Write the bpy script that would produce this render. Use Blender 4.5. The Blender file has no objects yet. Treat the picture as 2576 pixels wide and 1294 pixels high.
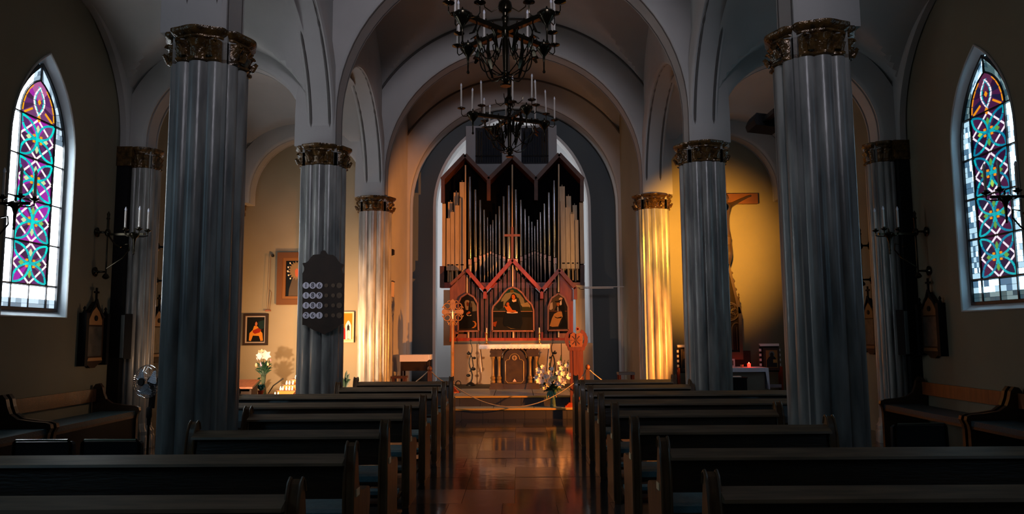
import bpy, math, random
from mathutils import Vector, Matrix
random.seed(7)
S = bpy.context.scene
COL = S.collection
PI = math.pi

# ------------------------------------------------------------------ camera
F = 1870.0
yaw, pit, rol = math.atan(11 / F), math.atan(193 / F), .007
FW = Vector((-math.sin(yaw) * math.cos(pit), math.cos(yaw) * math.cos(pit), math.sin(pit)))
r0 = Vector((math.cos(yaw), math.sin(yaw), 0)); u0 = r0.cross(FW)
CR = math.cos(rol) * r0 - math.sin(rol) * u0
CU = math.sin(rol) * r0 + math.cos(rol) * u0
CAM = Vector((0, 0, 1.5))
cd = bpy.data.cameras.new('camera'); cam = bpy.data.objects.new('camera', cd); COL.objects.link(cam)
cd.sensor_width = 36; cd.lens = F / 2576 * 36; cd.clip_start = .05; cd.clip_end = 100
m = Matrix((CR, CU, -FW)).transposed().to_4x4(); m.translation = CAM
cam.matrix_world = m
S.camera = cam

# ------------------------------------------------------------------ world, view, big lights
S.view_settings.view_transform = 'Standard'; S.view_settings.look = 'None'
S.view_settings.gamma = 1; S.view_settings.use_curve_mapping = False
S.view_settings.exposure = 0.0
w = bpy.data.worlds.new('world'); S.world = w; w.use_nodes = True
w.node_tree.nodes['Background'].inputs[0].default_value = (.35, .55, .8, 1)
w.node_tree.nodes['Background'].inputs[1].default_value = .6

def area(name, loc, target, sx, sy, power, color, spread=PI):
    d = bpy.data.lights.new(name, 'AREA'); d.shape = 'RECTANGLE'; d.size = sx; d.size_y = sy
    d.energy = power; d.color = color; d.spread = spread
    o = bpy.data.objects.new(name, d); COL.objects.link(o); o.location = loc
    o.rotation_euler = (Vector(target) - Vector(loc)).to_track_quat('-Z', 'Y').to_euler(); return o
def spot(name, loc, target, power, color, deg, blend=.8, rad=.08):
    d = bpy.data.lights.new(name, 'SPOT'); d.energy = power; d.color = color
    d.spot_size = math.radians(deg); d.spot_blend = blend; d.shadow_soft_size = rad
    o = bpy.data.objects.new(name, d); COL.objects.link(o); o.location = loc
    o.rotation_euler = (Vector(target) - Vector(loc)).to_track_quat('-Z', 'Y').to_euler(); return o
def point(name, loc, power, color, rad=.08):
    d = bpy.data.lights.new(name, 'POINT'); d.energy = power; d.color = color; d.shadow_soft_size = rad
    o = bpy.data.objects.new(name, d); COL.objects.link(o); o.location = loc; return o

# added fill from behind the camera, aimed at the vault and far nave
area('west_vault_fill', (.9, -2.7, 6.1), (-.4, 12, 6.9), 2.4, 1.8, 56, (.90, .88, 1.0), math.radians(62))
# daylight entering by the side windows of the bays beside and behind the camera
for yy, p in ((4.55, 2.2), (.65, 5)):
    area('side_window_light', (-5.38, yy, 3.2), (0, yy + .3, 1.2), 1.0, 2.6, p * 2.2, (.35, .75, 1.0))
    area('side_window_light', (5.28, yy, 3.2), (0, yy + .3, 1.2), 1.0, 2.6, p * .55, (.30, .70, 1.0))
# warm lamp in the right aisle, behind the nearest right column, thrown across the nave onto the sanctuary
spot('nave_lamp_right', (4.5, 10.72, 1.2), (-1.45, 16.07, 1.75), 3600, (1, .32, .045), 50, .45, .05)
# added spot, unseen behind the farthest right column, brightening the altar and its screen
spot('sanctuary_spot', (2.36, 14.62, 2.9), (-.5, 17.0, 1.0), 380, (1, .42, .15), 62, .7, .06)
# daylight in the recess behind the organ, from its two side windows
# lamp in the left aisle, behind the nearest left column, thrown on the aisle end wall
spot('left_aisle_spot', (-4.35, 9.80, 1.15), (-3.25, 14.4, 1.15), 1250, (1, .60, .33), 62, 1.0, .06)
point('left_aisle_spill', (-4.33, 9.78, 1.12), 7, (1, .62, .36), .06)
area('apse_window_light', (-2.5, 19.0, 4.2), (.5, 18.9, 4.2), 1.0, 4.5, 45, (.93, .94, 1.0))
area('apse_window_light', (2.3, 19.0, 4.2), (-.5, 18.9, 4.2), 1.0, 4.5, 32, (.80, .90, 1.0))

# ------------------------------------------------------------------ helpers
def ray(x, y): return FW + CR * (x - 1288) / F - CU * (y - 647) / F
def onY(x, y, Y): d = ray(x, y); return CAM + d * (Y / d.y)
def onX(x, y, X): d = ray(x, y); return CAM + d * (X / d.x)

MATS = {}
def mat(name, col, rough=.6, metal=0., noise=None, scale=8., bump=0., bscale=None, emit=None, estr=0., stretch=(1, 1, 1), coat=0., trans=0., nlo=.35, nhi=.65, detail=6, spec=.5):
    if name in MATS: return MATS[name]
    mt = bpy.data.materials.new(name); mt.use_nodes = True; nt = mt.node_tree
    b = nt.nodes['Principled BSDF']
    b.inputs['Base Color'].default_value = (*col, 1); b.inputs['Roughness'].default_value = rough
    b.inputs['Metallic'].default_value = metal; b.inputs['Coat Weight'].default_value = coat
    b.inputs['Transmission Weight'].default_value = trans
    b.inputs['Specular IOR Level'].default_value = spec
    if noise or bump:
        tc = nt.nodes.new('ShaderNodeTexCoord'); mp = nt.nodes.new('ShaderNodeMapping')
        mp.inputs['Scale'].default_value = stretch
        nt.links.new(tc.outputs['Object'], mp.inputs[0])
        nz = nt.nodes.new('ShaderNodeTexNoise'); nz.inputs['Scale'].default_value = scale; nz.inputs['Detail'].default_value = detail
        nt.links.new(mp.outputs[0], nz.inputs['Vector'])
        if noise:
            cr = nt.nodes.new('ShaderNodeValToRGB')
            cr.color_ramp.elements[0].position = nlo; cr.color_ramp.elements[1].position = nhi
            cr.color_ramp.elements[0].color = (*noise, 1); cr.color_ramp.elements[1].color = (*col, 1)
            nt.links.new(nz.outputs['Fac'], cr.inputs[0]); nt.links.new(cr.outputs[0], b.inputs['Base Color'])
        if bump:
            n2 = nz
            if bscale:
                n2 = nt.nodes.new('ShaderNodeTexNoise'); n2.inputs['Scale'].default_value = bscale
                nt.links.new(mp.outputs[0], n2.inputs['Vector'])
            bp = nt.nodes.new('ShaderNodeBump'); bp.inputs['Strength'].default_value = bump; bp.inputs['Distance'].default_value = .02
            nt.links.new(n2.outputs['Fac'], bp.inputs['Height']); nt.links.new(bp.outputs[0], b.inputs['Normal'])
    if emit:
        b.inputs['Emission Color'].default_value = (*emit, 1); b.inputs['Emission Strength'].default_value = estr
    MATS[name] = mt; return mt

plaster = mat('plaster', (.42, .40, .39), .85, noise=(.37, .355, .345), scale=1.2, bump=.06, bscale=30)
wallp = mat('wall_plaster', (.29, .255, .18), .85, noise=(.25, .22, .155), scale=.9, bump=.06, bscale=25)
trimp = mat('trim_paint', (.085, .075, .07), .6)
white_wall = mat('white_plaster', (.80, .78, .76), .8)
revealp = mat('daylit_reveal', (.74, .84, .94), .6)  # bluish tone carries the daylight falling on the window reveals
marble = mat('grey_marble', (.36, .35, .33), .28, noise=(.13, .13, .13), scale=1.7, stretch=(4, 4, .8), bump=.05, bscale=14, nlo=.34, nhi=.66)
bronze = mat('gilded_capital', (.13, .065, .018), .22, metal=.25, noise=(.035, .02, .009), scale=14, bump=.5, bscale=30)
wood_d = mat('dark_pew_wood', (.050, .026, .014), .35, noise=(.028, .014, .008), scale=5, stretch=(.6, 4, 4), bump=.08, bscale=20, coat=.15)
wood_e = mat('lit_end_wood', (.19, .095, .036), .38, noise=(.10, .05, .02), scale=5, stretch=(4, 4, .7), bump=.08, bscale=20, coat=.1)  # lightened to carry the warm lamplight on the pew ends
wood_l = mat('ledge_wood', (.26, .17, .10), .36, noise=(.15, .10, .06), scale=6, stretch=(.5, 5, 5))
cushion = mat('teal_cushion', (.11, .25, .30), .5, bump=.3, bscale=90, noise=(.08, .20, .24), scale=20)
red_wood = mat('red_varnished_wood', (.30, .045, .010), .34, noise=(.20, .026, .006), scale=4, stretch=(3, 3, .8), spec=.3)
brown_wood = mat('brown_panel_wood', (.22, .07, .022), .45, noise=(.15, .045, .013), scale=5, stretch=(4, 4, .6))
case_wood = mat('organ_case_wood', (.085, .028, .012), .5, noise=(.05, .016, .007), scale=5)
black = mat('black_paint', (.006, .006, .007), .7, spec=.2)
void = mat('matt_black', (.003, .003, .004), 1., spec=0.)
iron = mat('dark_bronze_metal', (.035, .028, .018), .2, metal=.9)
blackiron = mat('black_iron', (.012, .012, .012), .4, metal=.3)
tin = mat('tin_pipe_metal', (.26, .29, .33), .20, metal=1.)
tin_d = mat('dull_tin', (.45, .42, .43), .55, metal=.3)
pine = mat('pale_pine', (.52, .40, .25), .45, noise=(.42, .31, .18), scale=4, stretch=(8, 8, .6))
ivory = mat('candle_ivory', (.62, .56, .52), .5)
bulb = mat('bulb_tip', (.75, .75, .85), .25)
white_cloth = mat('white_cloth', (.80, .79, .95), .8, bump=.25, bscale=60)  # blue tint stands in for cool white light on the cloth
gold_edge = mat('brass_nosing', (.55, .33, .08), .35, metal=.4)
tile_d = mat('dark_floor_tile', (.032, .030, .031), .11, noise=(.016, .016, .018), scale=3.0, bump=.05, bscale=6, spec=.3)
tile_d2 = mat('dark_floor_tile_worn', (.070, .064, .062), .18, noise=(.030, .029, .030), scale=4, bump=.05, bscale=6)
grout = mat('floor_grout', (.018, .017, .017), .7)
riser_t = mat('riser_tile', (.020, .018, .022), .5, noise=(.022, .018, .022), scale=5)
joint = mat('riser_joint', (.09, .075, .065), .7)
pale_stone = mat('pale_step_stone', (.30, .38, .42), .35, noise=(.26, .31, .32), scale=3)
dark_floor = mat('dark_green_floor', (.035, .045, .04), .7)
creamw = mat('cream_panel', (.62, .44, .27), .6, noise=(.58, .40, .24), scale=2)
altar_m = mat('altar_walnut', (.060, .036, .018), .28, noise=(.035, .021, .011), scale=7, coat=.3)
green_l = mat('leaf_green', (.02, .07, .035), .45, noise=(.01, .04, .02), scale=20)
teal_l = mat('leaf_teal', (.02, .16, .11), .45)
glassg = mat('green_glass', (.25, .40, .30), .08, trans=.8)
petal = mat('white_petal', (.85, .76, .74), .6)
petal_y = mat('cream_petal', (.80, .62, .34), .6)
goldp = mat('gilt_wood', (.34, .14, .035), .45, noise=(.22, .085, .02), scale=9)

def S2(c): return tuple((x / 12.92 if x <= .04045 else ((x + .055) / 1.055) ** 2.4) for x in [v / 255 for v in c])
def flat(name, rgb, rough=.55): return mat(name, S2(rgb), rough, spec=.12 if rough > .55 else .5)
def glow(name, col, strg):
    return mat(name, tuple(c * .15 for c in col), .3, emit=col, estr=strg)

class MB:
    def __init__(s): s.v = []; s.f = []
    def add(s, vs, fs):
        n = len(s.v); s.v += [tuple(v) for v in vs]; s.f += [tuple(i + n for i in f) for f in fs]; return s
    def box(s, x0, y0, z0, x1, y1, z1):
        return s.add([(x0, y0, z0), (x1, y0, z0), (x1, y1, z0), (x0, y1, z0), (x0, y0, z1), (x1, y0, z1), (x1, y1, z1), (x0, y1, z1)],
                     [(0, 3, 2, 1), (4, 5, 6, 7), (0, 1, 5, 4), (1, 2, 6, 5), (2, 3, 7, 6), (3, 0, 4, 7)])
    def bar(s, a, b, wx, wy, up=(0, 0, 1)):      # square bar between points
        a = Vector(a); b = Vector(b); d = (b - a).normalized(); u = Vector(up)
        if abs(d.dot(u)) > .99: u = Vector((0, 1, 0))
        r = d.cross(u).normalized() * wx / 2; q = r.cross(d).normalized() * wy / 2
        vs = [p + i * r + j * q for p in (a, b) for i, j in ((-1, -1), (1, -1), (1, 1), (-1, 1))]
        return s.add(vs, [(0, 1, 2, 3), (7, 6, 5, 4), (0, 4, 5, 1), (1, 5, 6, 2), (2, 6, 7, 3), (3, 7, 4, 0)])
    def tube(s, pts, r, n=8, cap=True):
        pts = [Vector(p) for p in pts]; k = len(pts); rs = r if isinstance(r, (list, tuple)) else [r] * k
        up = Vector((.13, .21, 1)).normalized(); base = len(s.v); prev = None
        for i, p in enumerate(pts):
            d = (pts[min(i + 1, k - 1)] - pts[max(i - 1, 0)]).normalized()
            if prev is None:
                x = d.cross(up)
                if x.length < .1: x = d.cross(Vector((1, 0, 0)))
            else: x = prev - d * prev.dot(d)
            x.normalize(); prev = x; y = d.cross(x)
            for j in range(n):
                t = 2 * PI * j / n; s.v.append(tuple(p + (x * math.cos(t) + y * math.sin(t)) * rs[i]))
        for i in range(k - 1):
            for j in range(n):
                a = base + i * n + j; b = base + i * n + (j + 1) % n; s.f.append((a, b, b + n, a + n))
        if cap:
            s.f.append(tuple(base + j for j in reversed(range(n)))); s.f.append(tuple(base + (k - 1) * n + j for j in range(n)))
        return s
    def lathe(s, prof, n=16, c=(0, 0, 0), axis='z'):
        base = len(s.v)
        for r, z in prof:
            for j in range(n):
                t = 2 * PI * j / n; x = r * math.cos(t); y = r * math.sin(t)
                p = (x, y, z) if axis == 'z' else ((x, z, y) if axis == 'y' else (z, x, y))
                s.v.append((p[0] + c[0], p[1] + c[1], p[2] + c[2]))
        for i in range(len(prof) - 1):
            for j in range(n):
                a = base + i * n + j; b = base + i * n + (j + 1) % n; s.f.append((a, b, b + n, a + n))
        s.f.append(tuple(base + j for j in reversed(range(n)))); s.f.append(tuple(base + (len(prof) - 1) * n + j for j in range(n)))
        return s
    def prism(s, poly, d0, d1, axis='y'):         # poly in the plane across axis: y -> (x,z), x -> (y,z), z -> (x,y)
        n = len(poly)
        def P(a, b, d): return (a, d, b) if axis == 'y' else ((d, a, b) if axis == 'x' else (a, b, d))
        return s.add([P(a, b, d0) for a, b in poly] + [P(a, b, d1) for a, b in poly],
                     [tuple(range(n)), tuple(reversed(range(n, 2 * n)))] + [(i, i + n, (i + 1) % n + n, (i + 1) % n) for i in range(n)])
    def ball(s, c, r, n=8, sq=(1, 1, 1)):
        k = max(4, n // 2 + 1); prof = [(math.sin(PI * i / k) * r + 1e-5, -math.cos(PI * i / k) * r) for i in range(k + 1)]
        b = len(s.v); s.lathe(prof, n)
        for i in range(b, len(s.v)):
            x, y, z = s.v[i]; s.v[i] = (x * sq[0] + c[0], y * sq[1] + c[1], z * sq[2] + c[2])
        return s
    def mesh(s, name, material, smooth=None):
        me = bpy.data.meshes.new(name); me.from_pydata(s.v, [], s.f); me.validate(); me.update()
        if material: me.materials.append(material)
        import bmesh
        bm = bmesh.new(); bm.from_mesh(me); bmesh.ops.recalc_face_normals(bm, faces=bm.faces); bm.to_mesh(me); bm.free()
        if smooth:
            me.polygons.foreach_set('use_smooth', [True] * len(me.polygons)); me.set_sharp_from_angle(angle=math.radians(smooth))
        return me
    def build(s, name, material, parent=None, smooth=None, loc=None):
        return link(name, s.mesh(name, material, smooth), parent, loc)

def link(name, me, parent=None, loc=None, rot=None):
    o = bpy.data.objects.new(name, me); COL.objects.link(o)
    if parent: o.parent = parent
    if loc: o.location = loc
    if rot: o.rotation_euler = rot
    return o
def thing(name, label, cat, loc=(0, 0, 0), rz=0, group=None):
    o = bpy.data.objects.new(name, None); COL.objects.link(o); o.empty_display_size = .1
    o.location = loc; o.rotation_euler = (0, 0, rz); return tag(o, label, cat, group)
def tag(o, label, cat, group=None):
    o['label'] = label; o['category'] = cat
    if group: o['group'] = group
    return o
def struct(name, mb, m, parent=None, smooth=None):
    o = mb.build(name, m, parent, smooth)
    if not parent: o['kind'] = 'structure'
    return o
def dup(root, loc, rz=None, label=None, group=None):
    def rec(o, par):
        c = o.copy(); COL.objects.link(c); c.parent = par
        for ch in list(o.children):
            rec(ch, c)
        return c
    r = rec(root, None); r.location = loc
    if rz is not None: r.rotation_euler = (0, 0, rz)
    if label: r['label'] = label
    if group: r['group'] = group
    return r
def ell(a0, a1, n, rx, rz, cx=0, cz=0):
    return [(cx + rx * math.cos(a0 + (a1 - a0) * i / n), cz + rz * math.sin(a0 + (a1 - a0) * i / n)) for i in range(n + 1)]

# ------------------------------------------------------------------ building dimensions
CX = -.045; HC = 2.665                      # nave axis, half distance between column rows
YS = [-1.4, 2.5, 6.4, 10.3, 14.15]          # column rows
WL, WR = -5.5, 5.4
NW = 2.52                                   # nave wall face from axis
ZS = 4.2                                    # springing
CHZ = .375                                  # chancel floor

# floor
fl = MB().box(WL - .3, -3.2, -.25, WR + .3, 14.9, -.02); floor = struct('floor', fl, grout)
tile_me = [MB().box(0, 0, -.02, .473, .594, 0).mesh('tile', mm) for mm in (tile_d, tile_d, tile_d2)]
for j in range(23):
    off = random.choice((0, .11, .235, .35)) if j % 2 else 0
    for i in range(-1, 5):
        x = -.98 + i * .476 - off
        if x < -1.5 or x > 1.0: continue
        t = link('tile', random.choice(tile_me), floor, (x, -.4 + j * .6, random.uniform(-.0015, .0015)), (random.uniform(-.002, .002), random.uniform(-.002, .002), 0))
for sx0, sx1, nm in ((WL, -1.5, 'a'), (1.46, WR, 'b')):
    g = MB()
    x = sx0
    while x < sx1 - .02:
        x2 = min(x + .59, sx1); y = -3.0
        while y < 14.3:
            g.box(x, y, -.02, x2 - .008, min(y + .592, 14.5), 0); y += .6
        x = x2
    o = g.build('paving', tile_d2, floor); o['kind'] = 'stuff'

# chancel steps
stp = MB().box(-2.62, 13.37, -.1, 2.5, 14.2, .165).box(-2.62, 13.71, .165, 2.5, 17.3, .35).box(-2.55, 17.3, -.1, 2.45, 20.2, .35)
steps = struct('trim_1', stp, joint)
for z0, yf in ((0, 13.35), (.19, 13.69)):
    rm = MB().box(-.183, 0, 0, .183, .03, .155).mesh('riser_tile', riser_t)
    for i in range(13):
        x = -2.35 + i * .372
        link('riser_tile', rm, steps, (x + (.0 if z0 else .06), yf + .002, z0))
    n = MB().box(-2.6, yf - .035, z0 + .157, 2.48, yf + .02, z0 + .186); n.build('brass_nosing', gold_edge, steps)
for i in range(7):
    x = -2.60 + i * .725
    MB().box(x, 13.37, .16, x + .715, 13.72, .19).build('tread_slab', pale_stone, steps)
    MB().box(x, 13.71, .345, x + .715, 15.55, CHZ).build('platform_slab', pale_stone, steps)
MB().box(-2.6, 15.55, .34, 2.48, 17.3, CHZ - .004).build('sanctuary_floor', dark_floor, steps)  # floor turns darker behind the pale slabs

# ---- walls
def pointed(half, zs, R, n=10):               # pointed arch outline from (-half,zs) over the apex to (half,zs)
    c = R - half; a = math.acos(c / R); pts = []
    for i in range(n + 1):
        t = a * i / n; pts.append((-(R * math.cos(t) - c), zs + R * math.sin(t)))
    return pts + [(-u, z) for u, z in reversed(pts[:-1])]
OW = pointed(.59, 3.7, 1.397)
def side_wall(name, X, thick, bays, y0, y1, ztop):
    mb = MB()
    def sx(ya, yb, za, zb):
        mb.box(min(X, X + thick), ya, za, max(X, X + thick), yb, zb)
    y = y0
    for c in bays:
        sx(y, c - .59, 0, ztop); sx(c - .59, c + .59, 0, 1.73)
        for (a, za), (b, zb) in zip(OW[:-1], OW[1:]):
            xs = (X, X + thick)
            v = [(x, c + u, z) for x in xs for u, z in ((a, za), (b, zb), (b, ztop), (a, ztop))]
            mb.add(v, [(0, 1, 2, 3), (7, 6, 5, 4), (0, 4, 5, 1)])
        y = c + .59
    sx(y, y1, 0, ztop)
    return struct(name, mb, mat('shaded_side_plaster', (.20, .18, .125), .85, noise=(.17, .152, .105), scale=.9, bump=.06, bscale=25))  # darker copy of the wall plaster, shade put into the colour
WINY = [.65, 4.57, 8.47, 12.37]
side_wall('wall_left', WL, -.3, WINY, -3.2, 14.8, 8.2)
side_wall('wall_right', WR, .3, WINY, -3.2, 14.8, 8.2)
struct('wall_back', MB().box(WL, -3.4, 0, WR, -3.1, 8.2), wallp)

# aisle end walls
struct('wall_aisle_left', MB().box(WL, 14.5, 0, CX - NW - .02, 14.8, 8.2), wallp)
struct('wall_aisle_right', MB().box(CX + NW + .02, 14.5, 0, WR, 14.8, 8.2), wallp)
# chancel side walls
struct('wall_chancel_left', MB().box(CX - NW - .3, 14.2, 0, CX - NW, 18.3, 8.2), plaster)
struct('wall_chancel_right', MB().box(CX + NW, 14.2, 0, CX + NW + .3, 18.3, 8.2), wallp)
# chancel end wall with the pointed opening
AP = pointed(1.93, 4.6, 2.36, 16); ac = CX - .055
mb = MB().box(CX - NW, 18.0, 0, ac - 1.93, 18.3, 8.2).box(ac + 1.93, 18.0, 0, CX + NW, 18.3, 8.2)
for (a, za), (b, zb) in zip(AP[:-1], AP[1:]):
    mb.add([(ac + u, y, z) for y in (18.0, 18.3) for u, z in ((a, za), (b, zb), (b, 8.2), (a, 8.2))], [(3, 2, 1, 0), (4, 5, 6, 7), (1, 5, 4, 0)])
struct('wall_front', mb, mat('shaded_end_plaster', (.105, .125, .135), .8))  # blue-grey holds the shade of the unlit end wall in its colour
# white reveal lining of that opening and the recess behind
def sweep_outline(mb, pts, y0, y1, t):
    n = len(pts)
    for i in range(n - 1):
        (a, za), (b, zb) = pts[i], pts[i + 1]
        def inn(j):
            p = Vector(pts[j]); q = Vector(pts[min(j + 1, n - 1)]) - Vector(pts[max(j - 1, 0)]); q.normalize()
            return p + Vector((q.y, -q.x)) * t
        ia, ib = inn(i), inn(i + 1)
        mb.add([(a, y0, za), (b, y0, zb), (ib.x, y0, ib.y), (ia.x, y0, ia.y), (a, y1, za), (b, y1, zb), (ib.x, y1, ib.y), (ia.x, y1, ia.y)],
               [(0, 1, 2, 3), (7, 6, 5, 4), (3, 2, 6, 7), (1, 0, 4, 5)])
full = [(ac - 1.93, CHZ)] + [(ac + u, z) for u, z in AP] + [(ac + 1.93, CHZ)]
mb = MB(); sweep_outline(mb, full, 17.97, 18.34, .07); struct('trim_2', mb, white_wall)
mb = MB().box(-2.75, 18.3, .2, -2.6, 20.2, 7.6).box(2.45, 18.3, .2, 2.6, 20.2, 7.6).box(-2.75, 20.1, .2, 2.6, 20.3, 7.6).box(-2.75, 18.3, 7.5, 2.6, 20.3, 7.7)
struct('wall_recess', mb, white_wall)

# nave walls above the arcades (holes = arches)
RA = 1.73
def arcade_wall(name, x0, x1, last):
    mb = MB(); ys = YS
    mb.box(x0, -3.2, 4.1, x1, ys[0] + .22, 8.2)
    for k in range(len(ys) - 1):
        c = (ys[k] + ys[k + 1]) / 2; r = (ys[k + 1] - ys[k]) / 2 - .2
        n = 24; pts = [(c - r * math.cos(PI * i / n), ZS + r * math.sin(PI * i / n)) for i in range(n + 1)]
        for (a, za), (b, zb) in zip(pts[:-1], pts[1:]):
            mb.add([(x, u, z) for x in (x0, x1) for u, z in ((a, za), (b, zb), (b, 8.2), (a, 8.2))], [(0, 1, 2, 3), (7, 6, 5, 4), (0, 4, 5, 1)])
        if k + 1 < len(ys): mb.box(x0, ys[k + 1] - .2, ZS, x1, ys[k + 1] + .2, 8.2)
    mb.box(x0, ys[-1] + .19, 4.1, x1, 14.5, 8.2)
    return struct(name, mb, plaster)
arcade_wall('wall_arcade_left', CX - NW - .29, CX - NW, 0)
arcade_wall('wall_arcade_right', CX + NW, CX + NW + .29, 0)

# swept arch bands
def arch_band(mb, tr, r, cz, z0, w, t, n=36, groove=.038, axis='x', c=(0, 0)):
    """axis x: arch spans x, depth y.  c = centre (x or y along span, other).  profile across width."""
    h = w / 2
    prof = [(-h, t), (-h, .05), (-h + .012, .02), (-h + .03, .0), (-h + .05, 0), (-h + .056, groove), (-h + .084, groove), (-h + .090, 0),
            (h - .090, 0), (h - .084, groove), (h - .056, groove), (h - .05, 0), (h - .03, 0), (h - .012, .02), (h, .05), (h, t)]
    path = []
    if z0 < cz: path.append((-1, 0, -r, z0 - cz))
    for i in range(n + 1):
        a = PI - PI * i / n; path.append((math.cos(a), math.sin(a), r * math.cos(a), r * math.sin(a)))
    if z0 < cz: path.append((1, 0, r, z0 - cz))
    base = len(mb.v); m = len(prof)
    for nx, nz, px_, pz_ in path:
        for wv, d in prof:
            u = c[0] + px_ + nx * d; z = cz + pz_ + nz * d; v = c[1] + wv
            mb.v.append((u, v, z) if axis == 'x' else (v, u, z))
    for i in range(len(path) - 1):
        for j in range(m):
            a = base + i * m + j; b = base + i * m + (j + 1) % m; mb.f.append((a, b, b + m, a + m))
    mb.f.append(tuple(range(base, base + m))); mb.f.append(tuple(range(base + len(path) * m - m, base + len(path) * m)))
def arch_line(mb, r, cz, z0, v, c, axis, rad=.016, n=36, a0=0.):
    pts = []
    if z0 < cz and a0 == 0: pts.append((-r, z0))
    for i in range(n + 1):
        a = PI - a0 - (PI - 2 * a0) * i / n; pts.append((r * math.cos(a), cz + r * math.sin(a)))
    if z0 < cz and a0 == 0: pts.append((r, z0))
    mb.tube([((c + u, v, z) if axis == 'x' else (v, c + u, z)) for u, z in pts], rad, 6)

RN = 2.46; CZN = 4.56
k_trim = 3
for yk in YS[1:] + [17.6]:
    mb = MB(); low = CHZ if yk > 17 else 4.11
    wd = .46 if yk < 17 else .6
    arch_band(mb, None, RN, CZN, low, wd, .56, axis='x', c=(CX, yk)); o = struct('trim_%d' % k_trim, mb, plaster, smooth=30); k_trim += 1
    ln = MB()
    for sgn in (-1, 1):
        arch_line(ln, RN + .57, CZN, CZN, yk + sgn * (wd / 2 + .005), CX, 'x', .022, a0=.52)
        arch_line(ln, RN + .014, CZN, low, yk + sgn * (wd / 2 - .07), CX, 'x', .018)
    ln.build('painted_line', trimp, o, 40)
for sx in (-1, 1):
    for k in range(len(YS) - 1):
        c = (YS[k] + YS[k + 1]) / 2; r = (YS[k + 1] - YS[k]) / 2 - .22
        mb = MB(); arch_band(mb, None, r, ZS + .02, 4.11, .40, .27, axis='y', c=(c, CX + sx * HC)); o = struct('trim_%d' % k_trim, mb, plaster, smooth=30); k_trim += 1
        ln = MB()
        for s2 in (-1, 1): arch_line(ln, r + .014, ZS + .02, 4.11, CX + sx * HC + s2 * .13, c, 'y', .018)
        ln.build('painted_line', trimp, o, 40)
    # aisle transverse arches
    xo = (WL if sx < 0 else WR)
    xin = CX + sx * (HC + .22); xpier = xo - sx * .34
    c = (xin + xpier) / 2; r = abs(xin - xpier) / 2
    for yk in YS[1:]:
        mb = MB(); arch_band(mb, None, r, ZS + .03, 4.05, .40, .36, axis='x', c=(c, yk if yk < 14 else 14.32)); struct('trim_%d' % k_trim, mb, plaster, smooth=30); k_trim += 1
    for k in range(1, len(YS) - 1):       # wall arches
        cc = (YS[k] + YS[k + 1]) / 2; rr = 1.70
        mb = MB(); arch_band(mb, None, rr, ZS, ZS - .1, .14, .25, axis='y', c=(cc, xo - sx * .06)); struct('trim_%d' % k_trim, mb, plaster, smooth=30); k_trim += 1

# vault webs
def web(name, x0, x1, y0, y1, zb, zc, nx=56, ny=64, m=plaster):
    mb = MB(); cx = (x0 + x1) / 2; cy = (y0 + y1) / 2; hx = (x1 - x0) / 2; hy = (y1 - y0) / 2
    for i in range(nx + 1):
        u = -math.cos(PI * i / nx)
        for j in range(ny + 1):
            v = -math.cos(PI * j / ny)
            mb.v.append((cx + u * hx, cy + v * hy, max(zb(u), zc(v))))
    for i in range(nx):
        for j in range(ny):
            a = i * (ny + 1) + j; mb.f.append((a, a + ny + 1, a + ny + 2, a + 1))
    o = struct(name, mb, m, smooth=24); return o
ro = 3.05; hxn = 2.60
barrel = lambda u: CZN + math.sqrt(max(0, ro * ro - (u * hxn) ** 2))
k = 1
for ya, yb in zip(YS[:-1] + [14.15], YS[1:] + [17.6]):
    web('ceiling_%d' % k, CX - hxn, CX + hxn, ya + .2, yb - .2, barrel, lambda v: 6.0 + 1.36 * math.sqrt(max(0, 1 - v * v))); k += 1
web('ceiling_%d' % k, CX - hxn, CX + hxn, 17.6, 18.1, barrel, lambda v: 0); k += 1
web('ceiling_%d' % k, CX - hxn, CX + hxn, -3.2, YS[0], barrel, lambda v: 0); k += 1
for sx in (-1, 1):
    xa, xb = sorted((CX + sx * (NW + .24), (WL - .05) if sx < 0 else (WR + .05)))
    for k2 in range(len(YS) - 1):
        web('ceiling_%d' % k, xa, xb, YS[k2] + .12, YS[k2 + 1] - .12 if k2 < 3 else 14.55, lambda u: 4.35 + 1.25 * math.sqrt(max(0, 1 - u * u)), lambda v: 4.25 + 1.62 * math.sqrt(max(0, 1 - v * v)), 40, 48); k += 1
struct('ceiling_%d' % k, MB().box(WL - .3, -3.4, 8.15, WR + .3, 20.3, 8.4), black)

# ------------------------------------------------------------------ columns
def col_profile(n=128, grow=0.0, ac_=.222, lobes=True):
    out = []
    cs = []
    for q in range(4):
        a = q * PI / 2
        for d, off, r in ((.235, 0, .083), (.212, .128, .076), (.212, -.128, .076)):
            cs.append((d * math.cos(a) - off * math.sin(a), d * math.sin(a) + off * math.cos(a), r))
    for i in range(n):
        t = 2 * PI * i / n; dx, dy = math.cos(t), math.sin(t)
        R = min(.235 / max(abs(dx), 1e-6), .235 / max(abs(dy), 1e-6))
        for cx_, cy_, r in cs:
            b = dx * cx_ + dy * cy_; q = b * b - (cx_ ** 2 + cy_ ** 2 - r * r)
            if q > 0 and b > 0: R = max(R, b + math.sqrt(q))
        out.append((t, R))
    return out
PROF = col_profile(160)
def ring_mesh(rows):
    mb = MB(); n = len(PROF)
    for fn, z in rows:
        for t, R in PROF:
            r = fn(t, R); mb.v.append((r * math.cos(t), r * math.sin(t), z))
    for i in range(len(rows) - 1):
        for j in range(n):
            a = i * n + j; b = i * n + (j + 1) % n; mb.f.append((a, b, b + n, a + n))
    mb.f.append(tuple(reversed(range(n)))); mb.f.append(tuple((len(rows) - 1) * n + j for j in range(n)))
    return mb
ident = lambda t, R: R
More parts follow.
